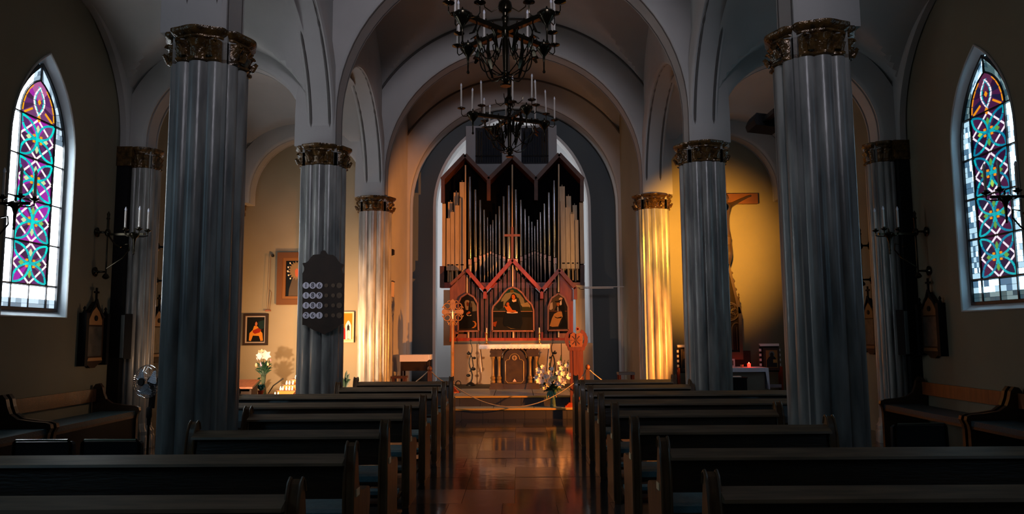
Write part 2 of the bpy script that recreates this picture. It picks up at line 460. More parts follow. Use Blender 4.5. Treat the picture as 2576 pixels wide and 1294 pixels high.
def lobe(t):                      # 1 in the middle of a face, 0 at the diagonal strips
    a = abs(((t + PI / 4) % (PI / 2)) - PI / 4); return max(0., min(1., (math.radians(37) - a) / math.radians(6)))
def leaf_r(amp, k0):
    return lambda t, R: R + amp * lobe(t) * (1 + .30 * math.cos(24 * t + k0))
def abac(a):
    def f(t, R):
        q = abs(((t + PI / 4) % (PI / 2)) - PI / 4)
        return a - .05 * math.exp(-((q - PI / 4) / .10) ** 2) - .02 * (math.cos(8 * t) * -.5 + .5)
    return f
shaft_me = ring_mesh([(ident, .32), (ident, 2.0), (ident, 4.10)]).mesh('shaft', marble, 40)
base_me = ring_mesh([(lambda t, R: R * 1.28, 0), (lambda t, R: R * 1.28, .14), (lambda t, R: R * 1.2, .17), (lambda t, R: R * 1.22, .22), (lambda t, R: R * 1.06, .27), (lambda t, R: R * 1.05, .31), (lambda t, R: R * .99, .33)]).mesh('base', marble, 40)
cap_rows = [(leaf_r(.004, 0), 3.83), (leaf_r(.022, 0), 3.845), (leaf_r(.022, 0), 3.87), (leaf_r(.006, 0), 3.885), (leaf_r(.018, 0), 3.93), (leaf_r(.030, 0), 3.975), (leaf_r(.012, 2), 3.985),
            (leaf_r(.026, PI), 4.02), (leaf_r(.046, PI), 4.055), (leaf_r(.03, 0), 4.07), (abac(.325), 4.085), (abac(.345), 4.10), (abac(.345), 4.12), (abac(.37), 4.135), (abac(.385), 4.155), (abac(.395), 4.17), (abac(.395), 4.20)]
cap_rows = [(f_, 3.83 + (z_ - 3.83) * .77) for f_, z_ in cap_rows]
cap_me = ring_mesh(cap_rows).mesh('capital', bronze, 45)
vm = MB()
for q in range(4):
    for s_ in (-1, 1):
        a = q * PI / 2 + s_ * math.radians(26); c0 = Vector((math.cos(a), math.sin(a), 0))
        tt = Vector((-math.sin(a), math.cos(a), 0)) * s_
        pts = []
        for i in range(15):
            th = i / 14 * 2.6 * PI; rr = .042 * (1 - i / 18)
            pts.append(c0 * (.335 + rr * math.cos(th) * .8) + tt * (rr * math.sin(th) * .4) + Vector((0, 0, 4.045 + rr * math.sin(th))))
        vm.tube(pts, [.014 - .0006 * i for i in range(15)], 6)
    for d in (-.20, 0, .20):
        a = q * PI / 2 + d * 1.7; c0 = Vector((math.cos(a), math.sin(a), 0)); rr = .30 if d == 0 else .335
        vm.tube([c0 * (rr + .00) + Vector((0, 0, 3.89)), c0 * (rr + .028) + Vector((0, 0, 3.95)), c0 * (rr + .05) + Vector((0, 0, 3.985)), c0 * (rr + .062) + Vector((0, 0, 3.97))], [.030, .026, .018, .006], 6)
vm.v = [(x_, y_, 3.83 + (z_ - 3.83) * .77) for x_, y_, z_ in vm.v]
vol_me = vm.mesh('carved_leaf', bronze, 50)
def column(x, y, label, s=1.):
    t = thing('stone_column', label, 'column', (x, y, 0), 0, 'clustered columns of the nave')
    link('shaft', shaft_me, t); link('base', base_me, t)
    c = link('capital', cap_me, t); v = link('carved_leaf', vol_me, c); v['kind'] = 'stuff'
    return t
XLc, XRc = CX - HC, CX + HC
names = {(0, 2): 'nearest left clustered grey marble column with dark leafy capital, beside the standing fan',
         (0, 3): 'clustered grey marble column behind the wooden hymn number board',
         (0, 4): 'farthest left column, lit half white half orange, beside the sanctuary',
         (1, 2): 'nearest right clustered grey marble column with almost black capital',
         (1, 3): 'clustered grey marble column hiding half of the large crucifix',
         (1, 4): 'farthest right column, glowing yellow with a gilded capital'}
for (sd, k2), lb in names.items():
    column((XLc, XRc)[sd], YS[k2], lb)
# wall piers (half columns with flat pilaster)
def wall_pier(x, y, sx, label):
    t = thing('wall_pier', label, 'column', (x, y, 0), 0, 'half columns on the side walls')
    def sc(me, nm, mm, par):
        o = link(nm, me, par, (-sx * .02, 0, 0)); o.scale = (.60, .66, 1); return o
    sc(shaft_me, 'shaft', marble, t); sc(base_me, 'base', marble, t); c = sc(cap_me, 'capital', bronze, t)
    MB().box(min(sx * .09, sx * .25), -.27, 0, max(sx * .09, sx * .25), .27, 4.08).build('pilaster', black, t)
    MB().box(min(.04 * sx, sx * .25), -.29, 3.84, max(.04 * sx, sx * .25), .29, 4.11).build('pilaster_capital', bronze, t)
wall_pier(WL + .25, 10.3, -1, 'dark half column against the left wall behind the standing fan')
wall_pier(WR - .25, 10.3, 1, 'dark half column against the right wall beside the wall bench')
def corner_pilaster(x0, x1, lb):
    t = thing('corner_pilaster', lb, 'pilaster', ((x0 + x1) / 2, 14.4, 0), 0); h = (x1 - x0) / 2
    MB().box(-h + .02, -.10, 0, h - .02, .085, 3.86).build('shaft', marble, t)
    m_ = MB()
    for z_, e in ((3.84, .02), (3.90, .01), (3.96, .03), (4.04, .05)): m_.box(-h + .015 - (e if x0 > 0 else 0), -.10 - e, z_, h - .015 + (e if x0 < 0 else 0), .085, z_ + .07)
    m_.build('capital', bronze, t)
corner_pilaster(WL, WL + .15, 'narrow corner pilaster at the far left end of the left aisle')
corner_pilaster(WR - .15, WR, 'narrow corner pilaster at the far right end of the right aisle')

# ------------------------------------------------------------------ stained-glass windows
def palette(side):
    L = side < 0
    r = lambda *c: c
    if L:
        return dict(white=[glow('pane_white_bright', (.86, .96, 1.0), 18), glow('pane_white_warm', (.88, .95, 1.0), 13), glow('pane_white_cool', (.80, .95, 1.0), 12)],
                    whited=[glow('pane_blue_pale', (.42, .58, .72), .8), glow('pane_blue_light', (.60, .78, .95), 1.1), glow('pane_blue_mid', (.35, .50, .66), .5)],
                    purple=[glow('pane_magenta', (.50, .03, .52), .75), glow('pane_purple', (.22, .04, .26), .55), glow('pane_mauve', (.34, .10, .33), .5), glow('pane_plum', (.12, .03, .13), .5)],
                    cyan=[glow('pane_turquoise', (.0, .80, .72), .95), glow('pane_turquoise_deep', (.0, .60, .62), .85)],
                    lat=[glow('pane_lattice', (1.0, .86, .86), 1.1)], green=[glow('pane_pale_green', (.75, .85, .45), .9), glow('pane_green', (.38, .75, .15), .7)],
                    orange=[glow('pane_orange', (1.0, .42, .01), .9)], pink=[glow('pane_pink', (.62, .16, .46), .7)])
    return dict(white=[glow('pane_right_pale', (.50, .78, .95), .95), glow('pane_right_blue', (.16, .36, .58), .50), glow('pane_right_white', (.45, .80, 1.0), 6)],
                whited=[glow('pane_right_grey', (.20, .38, .42), .30), glow('pane_right_dim', (.10, .24, .32), .30), glow('pane_right_light', (.40, .62, .66), .45)],
                purple=[glow('pane_right_purple', (.13, .02, .12), .45), glow('pane_right_plum', (.06, .01, .08), .4), glow('pane_right_navy', (.02, .02, .11), .4)],
                cyan=[glow('pane_right_cyan', (.0, .55, .62), .75), glow('pane_right_azure', (.0, .33, .55), .6)],
                lat=[glow('pane_right_lattice', (.95, .85, .95), .95)], green=[glow('pane_right_lime', (.52, .85, .12), .75), glow('pane_right_green', (.20, .55, .10), .6)],
                orange=[glow('pane_right_orange', (1.0, .33, .01), .85)], pink=[glow('pane_right_rose', (.25, .05, .16), .4)])
lead = mat('lead_came', (.006, .007, .012), .5)
def stained_window(n, side, yc):
    X = (WL - .10) if side < 0 else (WR + .10)
    root = bpy.data.objects.new('window_%d' % n, None); COL.objects.link(root); root['kind'] = 'structure'
    root.location = (X, yc, 0); root.rotation_euler = (0, 0, PI / 2 if side < 0 else -PI / 2)
    PAL = palette(side); cache = {}
    GO = pointed(.53, 3.68, 1.285, 12)
    outer = [(-.53, 1.82)] + GO + [(.53, 1.82)]
    def pane(name, poly, key, d=0., gap=.005, th=.010, idx=None):
        cx_ = sum(p[0] for p in poly) / len(poly); cz_ = sum(p[1] for p in poly) / len(poly)
        q = []
        for x, z in poly:
            l = math.hypot(x - cx_, z - cz_); k = max(.3, (l - gap) / l) if l > 0 else 1
            q.append(((x - cx_) * k, (z - cz_) * k))
        mt = PAL[key][idx] if idx is not None else random.choice(PAL[key])
        kk = (tuple((round(a, 4), round(b, 4)) for a, b in q), mt.name)
        if kk not in cache: cache[kk] = MB().prism(q, -th / 2, th / 2).mesh(name, mt)
        link(name, cache[kk], root, (cx_, -d, cz_))
    # leading backplate, outer frame, reveal lining
    MB().prism([(u * 1.03, z) for u, z in outer], .014, .03).build('leading', lead, root)
    fr = MB(); sweep_outline(fr, [(a, b) for a, b in outer], -.03, .03, .03); fr.box(-.53, -.03, 1.80, .53, .03, 1.835); fr.build('iron_frame', lead, root)
    rv = MB(); a = [(-.59, 1.73)] + OW + [(.59, 1.73)]; b_ = [(-.54, 1.80)] + pointed(.54, 3.68, 1.30, 10) + [(.54, 1.80)]
    nn = len(a)
    for i in range(nn):
        j = (i + 1) % nn
        rv.add([(a[i][0], -.105, a[i][1]), (a[j][0], -.105, a[j][1]), (b_[j][0], .0, b_[j][1]), (b_[i][0], .0, b_[i][1]),
                (a[i][0] * 1.04, -.09, a[i][1]), (a[j][0] * 1.04, -.09, a[j][1]), (b_[j][0] * 1.1, .02, b_[j][1]), (b_[i][0] * 1.1, .02, b_[i][1])], [(0, 1, 2, 3), (7, 6, 5, 4)])
    rv.build('reveal', revealp, root)
    ed = MB(); ed.tube([(u, -.105, z) for u, z in a + [a[0]]], .012, 6); ed.build('reveal_edge', plaster, root)
    U0, UH, CW = 2.10, .485, .315
    wk = 'white'
    # straight side borders
    for s_ in (-1, 1):
        for k in range(4):
            v0 = U0 + k * UH
            rows = 7
            for i in range(rows):
                z0 = v0 + .012 + (UH - .024) * i / rows; z1 = v0 + .012 + (UH - .024) * (i + 1) / rows
                zt = (z0 + z1) / 2
                wmax = .50 if zt < 3.68 else math.sqrt(1.285 ** 2 - (zt - 3.68) ** 2) - .755 - .03
                key = 'white' if (side < 0 or True) else 'whited'
                if side < 0 and k == 3 and i > 3: key = 'whited' if s_ > 0 else 'white'
                w = wmax - CW - .012
                cuts = (0, 1) if side < 0 and not (k == 3) else (0, .33, .66, 1)
                if side > 0: cuts = (0, .22, .45, .75, 1)
                for c0, c1 in zip(cuts[:-1], cuts[1:]):
                    ua = s_ * (CW + .012 + w * c0); ub = s_ * (CW + .012 + w * c1)
                    pane('border_pane', [(ua, z0), (ub, z0), (ub, z1), (ua, z1)], key, gap=.004, idx=(random.choice((0, 2, 2)) if s_ > 0 else random.choice((0, 1, 1, 0, 2) if c0 < .5 else (1, 0, 0))) if side > 0 else None)
    # bottom band
    for i in range(10):
        ua = -.50 + i * .10
        for j, (z0, z1) in enumerate(((1.84, 1.885), (1.885, 1.94), (1.94, 2.01), (2.01, 2.085))):
            if side < 0 and j > 1 and i % 2: continue
            wd = .20 if side < 0 and j > 1 else .10
            pane('base_pane', [(ua, z0), (ua + wd, z0), (ua + wd, z1), (ua, z1)], 'whited' if j < 2 else 'white', gap=.004)
    # upper border following the arch
    VT = U0 + 4 * UH
    ci = pointed(CW, VT, .505, 12)                      # centre light head
    half_o = []
    R, c_ = 1.285, .755
    a0 = math.asin((VT - 3.68) / R); a1 = math.acos(c_ / R)
    for i in range(10):
        t = a0 + (a1 - a0) * i / 9; half_o.append((R * math.cos(t) - c_ - .03, 3.68 + R * math.sin(t) - .01))
    R2 = .505; c2 = R2 - CW; b1 = math.acos(c2 / R2)
    half_i = [(R2 * math.cos(b1 * i / 9) - c2 + .012, VT + R2 * math.sin(b1 * i / 9) + .006) for i in range(10)]
    for s_ in (-1, 1):
        for i in range(9):
            for j in range(3):
                def lp(k, f): return (s_ * (half_i[k][0] * (1 - f) + half_o[k][0] * f), half_i[k][1] * (1 - f) + half_o[k][1] * f)
                f0, f1 = j / 3, (j + 1) / 3
                pane('arch_pane', [lp(i, f0), lp(i, f1), lp(i + 1, f1), lp(i + 1, f0)], 'white' if (s_ < 0 and side < 0 and i < 7) or (side > 0 and s_ < 0 and i > 3) else 'whited', gap=.004)
    # quatrefoil units
    A_, B_ = CW - .012, UH / 2 - .010
    def bez(p0, p1, p2, t): return tuple((1 - t) ** 2 * p0[i] + 2 * t * (1 - t) * p1[i] + t * t * p2[i] for i in (0, 1))
    for k in range(4):
        vc = U0 + (k + .5) * UH
        per = []
        for i in range(16):
            t = 2 * PI * (i + .5) / 16; q = min(1 / max(abs(math.cos(t)), 1e-6), 1 / max(abs(math.sin(t)), 1e-6)); per.append((A_ * q * math.cos(t), B_ * q * math.sin(t)))
        for i in range(16):
            p, q = per[i], per[(i + 1) % 16]
            poly = [(0, vc), (p[0], vc + p[1])]
            if i % 4 == 1:
                sg = [(1, 1), (-1, 1), (-1, -1), (1, -1)][i // 4]; poly.append((A_ * sg[0], vc + B_ * sg[1]))
            poly.append((q[0], vc + q[1])); pane('wedge_pane', poly, 'purple', 0., .003)
        for sx in (-1, 1):
            for sz in (-1, 1):
                a_, b2 = Vector((sx * A_, 0)), Vector((0, sz * B_)); d = (b2 - a_); nrm = Vector((-d.y, d.x)).normalized() * .012
                for q in range(3):
                    p0 = a_ + d * (q / 3 + .02); p1 = a_ + d * ((q + 1) / 3 - .02)
                    pane('lattice_pane', [(p0.x + nrm.x, vc + p0.y + nrm.y), (p1.x + nrm.x, vc + p1.y + nrm.y), (p1.x - nrm.x, vc + p1.y - nrm.y), (p0.x - nrm.x, vc + p0.y - nrm.y)], 'lat', .004, .002)
                for ctrl in ((.10, 1.02), (1.02, .10)):
                    P0, P1, P2 = (0, 0), (sx * A_ * ctrl[0] * (.9 if ctrl[0] > .5 else 1), sz * B_ * ctrl[1] * (.9 if ctrl[1] > .5 else 1)), (sx * A_ * .97, sz * B_ * .97)
                    for q in range(4):
                        poly = []
                        ts = (q / 4 + .01, q / 4 + .125, (q + 1) / 4 - .01)
                        for sgn in (1, -1):
                            for t in (ts if sgn > 0 else ts[::-1]):
                                x0, z0 = bez(P0, P1, P2, t); x1, z1 = bez(P0, P1, P2, t + .01); dn = Vector((-(z1 - z0), x1 - x0)).normalized() * .0125 * sgn
                                poly.append((x0 + dn.x, vc + z0 + dn.y))
                        pane('petal_pane', poly, 'cyan', .008, .001)
                pane('square_pane', [(sx * .045, vc + sz * .022), (sx * .080, vc + sz * .022), (sx * .080, vc + sz * .050), (sx * .045, vc + sz * .050)], 'orange', .012, .002)
        gk = 0 if (side < 0 and k > 1) else 1
        for dx, dz in ((1, 0), (-1, 0), (0, 1), (0, -1)):
            cx_, cz_ = dx * .155, vc + dz * .125
            pane('diamond_pane', [(cx_ + .028 + .014 * abs(dx), cz_), (cx_, cz_ + .030 + .015 * abs(dz)), (cx_ - .028 - .014 * abs(dx), cz_), (cx_, cz_ - .030 - .015 * abs(dz))], 'green', .010, .002, idx=gk if random.random() < .8 else 0)
        pane('centre_pane', [(-.028, vc - .02), (.028, vc - .02), (.028, vc + .02), (-.028, vc + .02)], 'cyan', .012, .001)
    # head of the centre light
    hd = MB()
    hp = [(s * (R2 * math.cos(b1 * i / 6) - c2 - .008), VT + .012 + R2 * math.sin(b1 * i / 6) * .97) for s, rng in ((1, range(7)), (-1, range(5, -1, -1))) for i in rng]
    cpt = (0, VT + .2)
    for i in range(len(hp)):
        p, q = hp[i], hp[(i + 1) % len(hp)]
        m_ = ((p[0] + q[0]) / 2, (p[1] + q[1]) / 2)
        pane('head_pane', [cpt, p, q], 'purple' if not 4 <= i <= 7 else 'pink', 0, .003)
    for s_ in (-1, 1):
        for kk, off, wd, key in ((0, 0, .020, 'lat'), (1, .026, .010, 'cyan')):
            prev = None
            for i in range(6):
                def P(t, e): 
                    z = VT + .03 + .36 * t; x = s_ * (.105 * math.sin(PI * t) - off - e); return (x, z)
                t0, t1 = i / 6 + .01, (i + 1) / 6 - .01
                pane('vesica_pane', [P(t0, 0), P(t1, 0), P(t1, wd), P(t0, wd)], key, .006, .001)
        for i in range(4):
            t0, t1 = .04 + i * .17, .04 + (i + 1) * .17 - .015
            f = lambda t, e: (s_ * (R2 * math.cos(b1 * t) - c2 - .022 - e), VT + .012 + R2 * math.sin(b1 * t) * .97)
            pane('amber_pane', [f(t0, 0), f(t1, 0), f(t1, .015), f(t0, .015)], 'orange', .006, .001)
        pane('amber_pane', [(s_ * .26, VT + .03), (s_ * .12, VT + .11), (s_ * .11, VT + .09), (s_ * .25, VT + .008)], 'orange', .008, .001)
    pane('amber_pane', [(0, VT + .24), (.028, VT + .205), (0, VT + .17), (-.028, VT + .205)], 'orange', .008, .001)
    pane('amber_pane', [(0, VT + .05), (.034, VT + .005), (0, VT - .04), (-.034, VT + .005)], 'orange', .014, .001)
    # saddle bars
    for k in range(5):
        z = U0 + k * UH; hw = .515 if z < 3.7 else math.sqrt(1.285 ** 2 - (z - 3.68) ** 2) - .755
        MB().box(-hw, -.022, z - .008, hw, .012, z + .008).build('saddle_bar', lead, root)
    for s_ in (-1, 1):
        MB().box(s_ * CW - .008, -.022, 1.83, s_ * CW + .008, .012, VT).build('mullion_bar', lead, root)
        st_ = MB(); st_.tube([(s_ * (R2 * math.cos(b1 * i / 8) - c2), -.01, VT + R2 * math.sin(b1 * i / 8)) for i in range(9)], .009, 6); st_.build('mullion_bar', lead, root)
    MB().box(-.008, -.022, VT + math.sqrt(R2 * R2 - c2 * c2), .008, .012, 4.71).build('mullion_bar', lead, root)
    MB().box(-.006, -.016, 1.83, .006, .012, U0).build('mullion_bar', lead, root)
    return root
w1 = stained_window(1, -1, 8.47); w2 = stained_window(2, 1, 8.47)
w3 = dup(w1, (WL - .10, 12.37, 0)); w3.name = 'window_3'
w4 = dup(w2, (WR + .10, 12.37, 0)); w4.name = 'window_4'
for i, (x, yy) in enumerate(((WL - .2, .65), (WL - .2, 4.57), (WR + .2, .65), (WR + .2, 4.57))):
    o = MB().prism([(yy + u, z) for u, z in [(-.62, 1.7)] + pointed(.62, 3.7, 1.42) + [(.62, 1.7)]], x - .01, x + .01, 'x').build('window_%d' % (5 + i), glow('pale_pane', (.45, .6, .8), .5)); o['kind'] = 'structure'

# ------------------------------------------------------------------ pews
def end_outline():
    return [(0, 0), (.0, .62), (.012, .72), (.03, .80), (.055, .85), (.08, .868), (.10, .855), (.118, .81), (.135, .74), (.15, .66), (.17, .605), (.21, .57), (.32, .55), (.43, .55),
            (.48, .535), (.505, .50), (.50, .44), (.485, .38), (.485, .06), (.51, .03), (.51, 0)]
END = MB().prism(end_outline(), -.0275, .0275, 'x').mesh('end_panel', wood_e, 25)
bm_ = MB()
for xo in (-.0275, .0275):
    bm_.tube([(xo * 1.0, y, z) for y, z in [(-.002, .03), (-.002, .62), (.010, .72), (.028, .80), (.053, .853), (.08, .872), (.104, .857), (.122, .81)]], .0085, 6)
BEAD = bm_.mesh('edge_bead', wood_e, 40)
PLATE = MB().box(-.003, -.040, -.021, .003, .040, .021).mesh('number_plate', flat('brass_tag', (250, 235, 190), .3))  # pale brass: reflected sanctuary light put into the colour
def pew(x0, x1, y, aisle, label, group):
    t = thing('pew', label, 'pew', ((x0 + x1) / 2, y, 0), 0, group); h = (x1 - x0) / 2
    for s_ in (-1, 1):
        e = link('end_panel', END, t, (s_ * (h - .0275), 0, 0)); link('edge_bead', BEAD, e)
        if s_ == aisle: link('number_plate', PLATE, e, (s_ * .0300, .115, .575))
    a, b = -h + .056, h - .056
    lg = MB(); lg.prism([(-.045, .752), (-.040, .768), (.062, .806), (.075, .798), (.07, .78), (.0, .745)], a, b, 'x'); lg.build('book_ledge', wood_l, t)
    MB().prism([(.012, .62), (.034, .62), (.064, .79), (.040, .785)], a, b, 'x').build('backrest', wood_d, t)
    MB().prism([(.0, .56), (.024, .56), (.034, .625), (.010, .625)], a, b, 'x').build('lower_rail', wood_d, t)
    MB().box(a, .03, .40, b, .46, .43).build('seat', wood_d, t)
    c = MB().prism([(.045, .432), (.45, .432), (.462, .45), (.452, .472), (.40, .482), (.09, .482), (.05, .47)], a + .01, b - .01, 'x'); c.build('cushion', cushion, t)
    kn = MB().box(a, -.30, .15, b, -.16, .175).box(a + .02, -.25, .0, a + .05, -.20, .15).box(b - .05, -.25, 0, b - .02, -.20, .15).box(a, -.25, .12, a + .03, .0, .15).box(b - .03, -.25, .12, b, .0, .15); kn.build('kneeler', wood_d, t)
    MB().box(a, -.29, .176, b, -.17, .205).build('kneeler_pad', cushion, t)
    return t
ordn = ['nearest', 'second', 'third', 'fourth', 'fifth', 'sixth', 'seventh', 'farthest']
descL = ['cut by the bottom edge, ledge bluish', 'black chairs standing before it', 'ending in front of the fluted column', 'its far end just right of the big column', 'running behind the big column',
         'long ledge below the wooden desk', 'short, just beyond the number-board column', 'next to the carved cross staff']
descR = ['cut by the bottom right corner', 'long ledge turning blue at the right', 'ending at the dark column', 'with an upright end by the column', 'running behind the dark column', 'long, its ledge below the white-clothed side table',
         'short, with a curled left end', 'short, beside the round carved emblem post']
for k in range(8):
    y = 3.28 + 1.113 * k
    far = -2.42 if k in (2, 3, 6, 7) else -3.36
    pew(far, -.95 + .0, y, 1, '%s dark pew left of the aisle, %s' % (ordn[k], descL[k]), 'pews left of the aisle')
    y = 3.40 + 1.113 * k
    far = 2.37 if k in (2, 3, 6, 7) else 3.36
    pew(.85, far, y, -1, '%s dark pew right of the aisle, %s' % (ordn[k], descR[k]), 'pews right of the aisle')

# ------------------------------------------------------------------ wall benches (seat along the side walls)
bench_seat = mat('dark_blue_cushion', (.02, .045, .06), .45, bump=.2, bscale=60)
def wall_bench(side, y0, y1, label):
    xw = WL + .03 if side < 0 else WR - .03; L = y1 - y0
    t = thing('wall_bench', label, 'bench', (xw, (y0 + y1) / 2, 0), 0, 'benches along the side walls'); sgn = 1 if side < 0 else -1
    prof = [(0, 0), (0, .85), (.03, .89), (.08, .90), (.12, .85), (.14, .77), (.17, .70), (.25, .645), (.42, .62), (.55, .61), (.60, .59), (.61, .55), (.585, .50), (.575, .44), (.575, 0)]
    em = MB().prism([(sgn * a, b) for a, b in prof], -.025, .025, 'y').mesh('end_panel', wood_d)
    for yy in (-L / 2 + .025, L / 2 - .025): link('end_panel', em, t, (0, yy, 0))
    def bx(nm, m, a, b, c, d): MB().box(min(sgn * a, sgn * b), -L / 2 + .05, c, max(sgn * a, sgn * b), L / 2 - .05, d).build(nm, m, t)
    bx('back_rail', brown_wood if side > 0 else wood_d, .02, .05, .67, .83)
    bx('seat', wood_d, .10, .56, .46, .49); bx('cushion', bench_seat, .11, .565, .49, .545)
    bx('lower_rail', black, .5, .53, .02, .10) if side < 0 else None
    bx('front_board', black, .53, .555, .05, .46) if side < 0 else None
wall_bench(-1, 7.95, 9.72, 'far wall bench with blue-black seat along the left wall, below the gothic plaque')
wall_bench(-1, 6.1, 7.9, 'near wall bench along the left wall, in front of the left window')
wall_bench(1, 8.15, 9.98, 'far wall bench with brown back rail along the right wall, below the gothic plaque')
wall_bench(1, 6.3, 8.1, 'near wall bench along the right wall, cut by the right edge')

# ------------------------------------------------------------------ black chairs
blk = mat('black_leather', (.012, .016, .02), .3)
def chair(x, y, label, rz=0, g='black chairs behind the pews'):
    t = thing('stacking_chair', label, 'chair', (x, y, 0), rz, g)
    MB().prism([(-.20, .50), (.20, .50), (.205, .52), (.20, .80), (.185, .815), (-.185, .815), (-.20, .80), (-.205, .52)], -.02, .015, 'y').build('backrest', blk, t)
    MB().prism([(-.21, .0), (.21, .0), (.215, .38), (.19, .41), (-.19, .41), (-.215, .38)], .43, .475, 'z').build('seat', blk, t)
    f = MB().tube([(-.185, -.025, .60), (-.185, -.025, .812), (-.17, -.028, .826), (.17, -.028, .826), (.185, -.025, .812), (.185, -.025, .60)], .008, 6); f.build('back_frame', iron, t)
    for sx in (-1, 1):
        MB().tube([(sx * .185, -.02, .60), (sx * .19, .0, .42), (sx * .20, -.04, .0)], .011, 6).build('leg', blackiron, t)
        MB().tube([(sx * .19, .39, .43), (sx * .20, .42, .0)], .011, 6).build('leg', blackiron, t)
    return t
chair(-3.115, 4.97, 'left one of the two black chairs between the pews on the left')
chair(-2.665, 4.97, 'right one of the two black chairs, beside the big left column')
chair(2.93, 5.55, 'single black chair in front of the right wall bench')

# ------------------------------------------------------------------ standing fan
def fan(x, y):
    t = thing('standing_fan', 'standing fan with a chrome wire cage in front of the left wall pier', 'fan', (x, y, 0), math.radians(-20))
    MB().lathe([(.19, 0), (.19, .02), (.06, .035), (.02, .05)], 20).build('base', black, t, 40)
    MB().lathe([(.014, .04), (.014, .60)], 10).build('pole', iron, t, 40)
    MB().lathe([(.024, .42), (.026, .50), (.034, .52), (.034, .62), (.02, .64)], 12).build('height_collar', black, t, 40)
    zc = .95
    MB().lathe([(.02, -.02), (.055, 0), (.06, .08), (.045, .16), (.01, .18)], 14, (0, 0, zc), 'y').build('motor', black, t, 40)
    MB().bar((0, .03, .62), (0, .05, zc), .05, .05).build('neck', black, t)
    chrome = mat('chrome_wire', (.55, .62, .70), .12, metal=1.)
    cg = MB()
    for i in range(48):
        a = 2 * PI * i / 48; ca, sa = math.cos(a), math.sin(a)
        cg.tube([(.035 * ca, -.13, zc + .035 * sa), (.12 * ca, -.125, zc + .12 * sa), (.185 * ca, -.09, zc + .185 * sa), (.20 * ca, -.045, zc + .20 * sa), (.18 * ca, .0, zc + .18 * sa), (.06 * ca, .03, zc + .06 * sa)], .0016, 4, False)
    for r, yy in ((.20, -.045), (.185, -.09), (.12, -.125)):
        cg.tube([(r * math.cos(2 * PI * i / 32), yy, zc + r * math.sin(2 * PI * i / 32)) for i in range(33)], .004 if r == .20 else .002, 5, False)
    c = cg.build('wire_cage', chrome, t); 
    MB().lathe([(.045, -.02), (.05, 0), (.03, .012)], 14, (0, -.135, zc), 'y').build('cage_badge', black, t, 40)
    bm = flat('smoky_blade', (150, 165, 185), .2)
    for i in range(3):
        a0 = 2 * PI * i / 3 + .4; b = MB(); vs = []
        for r, wd in ((.03, .3), (.09, .55), (.15, .6), (.175, .45)):
            for s_ in (-1, 1):
                a = a0 + s_ * wd; vs.append((r * math.cos(a), -.06 + s_ * .018, zc + r * math.sin(a)))
        n = len(vs); vs += [(x_, y_ + .003, z_) for x_, y_, z_ in vs]
        fs = []
        for q in range(3): fs += [(2 * q, 2 * q + 1, 2 * q + 3, 2 * q + 2), (n + 2 * q + 2, n + 2 * q + 3, n + 2 * q + 1, n + 2 * q)]
        b.add(vs, fs); b.build('blade', bm, t, 40)
fan(-4.50, 9.20)

# ------------------------------------------------------------------ candelabra parts
def candle_me(h, r=.013):
    c = MB().lathe([(r, 0), (r, h)], 10).mesh('candle', ivory, 40)
    b = MB().lathe([(r * .7, 0), (r * 1.15, .012), (r * 1.15, .025), (r * .5, .048), (.001, .058)], 10).mesh('bulb', bulb, 50)
    return c, b
CAND_L = candle_me(.36, .014); CAND_S = candle_me(.24, .013)
def cup_me(r) : return MB().lathe([(.004, -.045), (.010, -.03), (.008, -.02), (r * .5, -.014), (r, .0), (r * 1.02, .008), (r * .9, .004), (.018, .0), (.018, .03), (.014, .03)], 16).mesh('drip_cup', iron, 50)
CUP = cup_me(.066); CUPS = cup_me(.042)
def add_candle(par, loc, cm, cup):
    c = link('drip_cup', cup, par, loc)
    k = link('candle', cm[0], par, (loc[0], loc[1], loc[2] + .012))
    return k

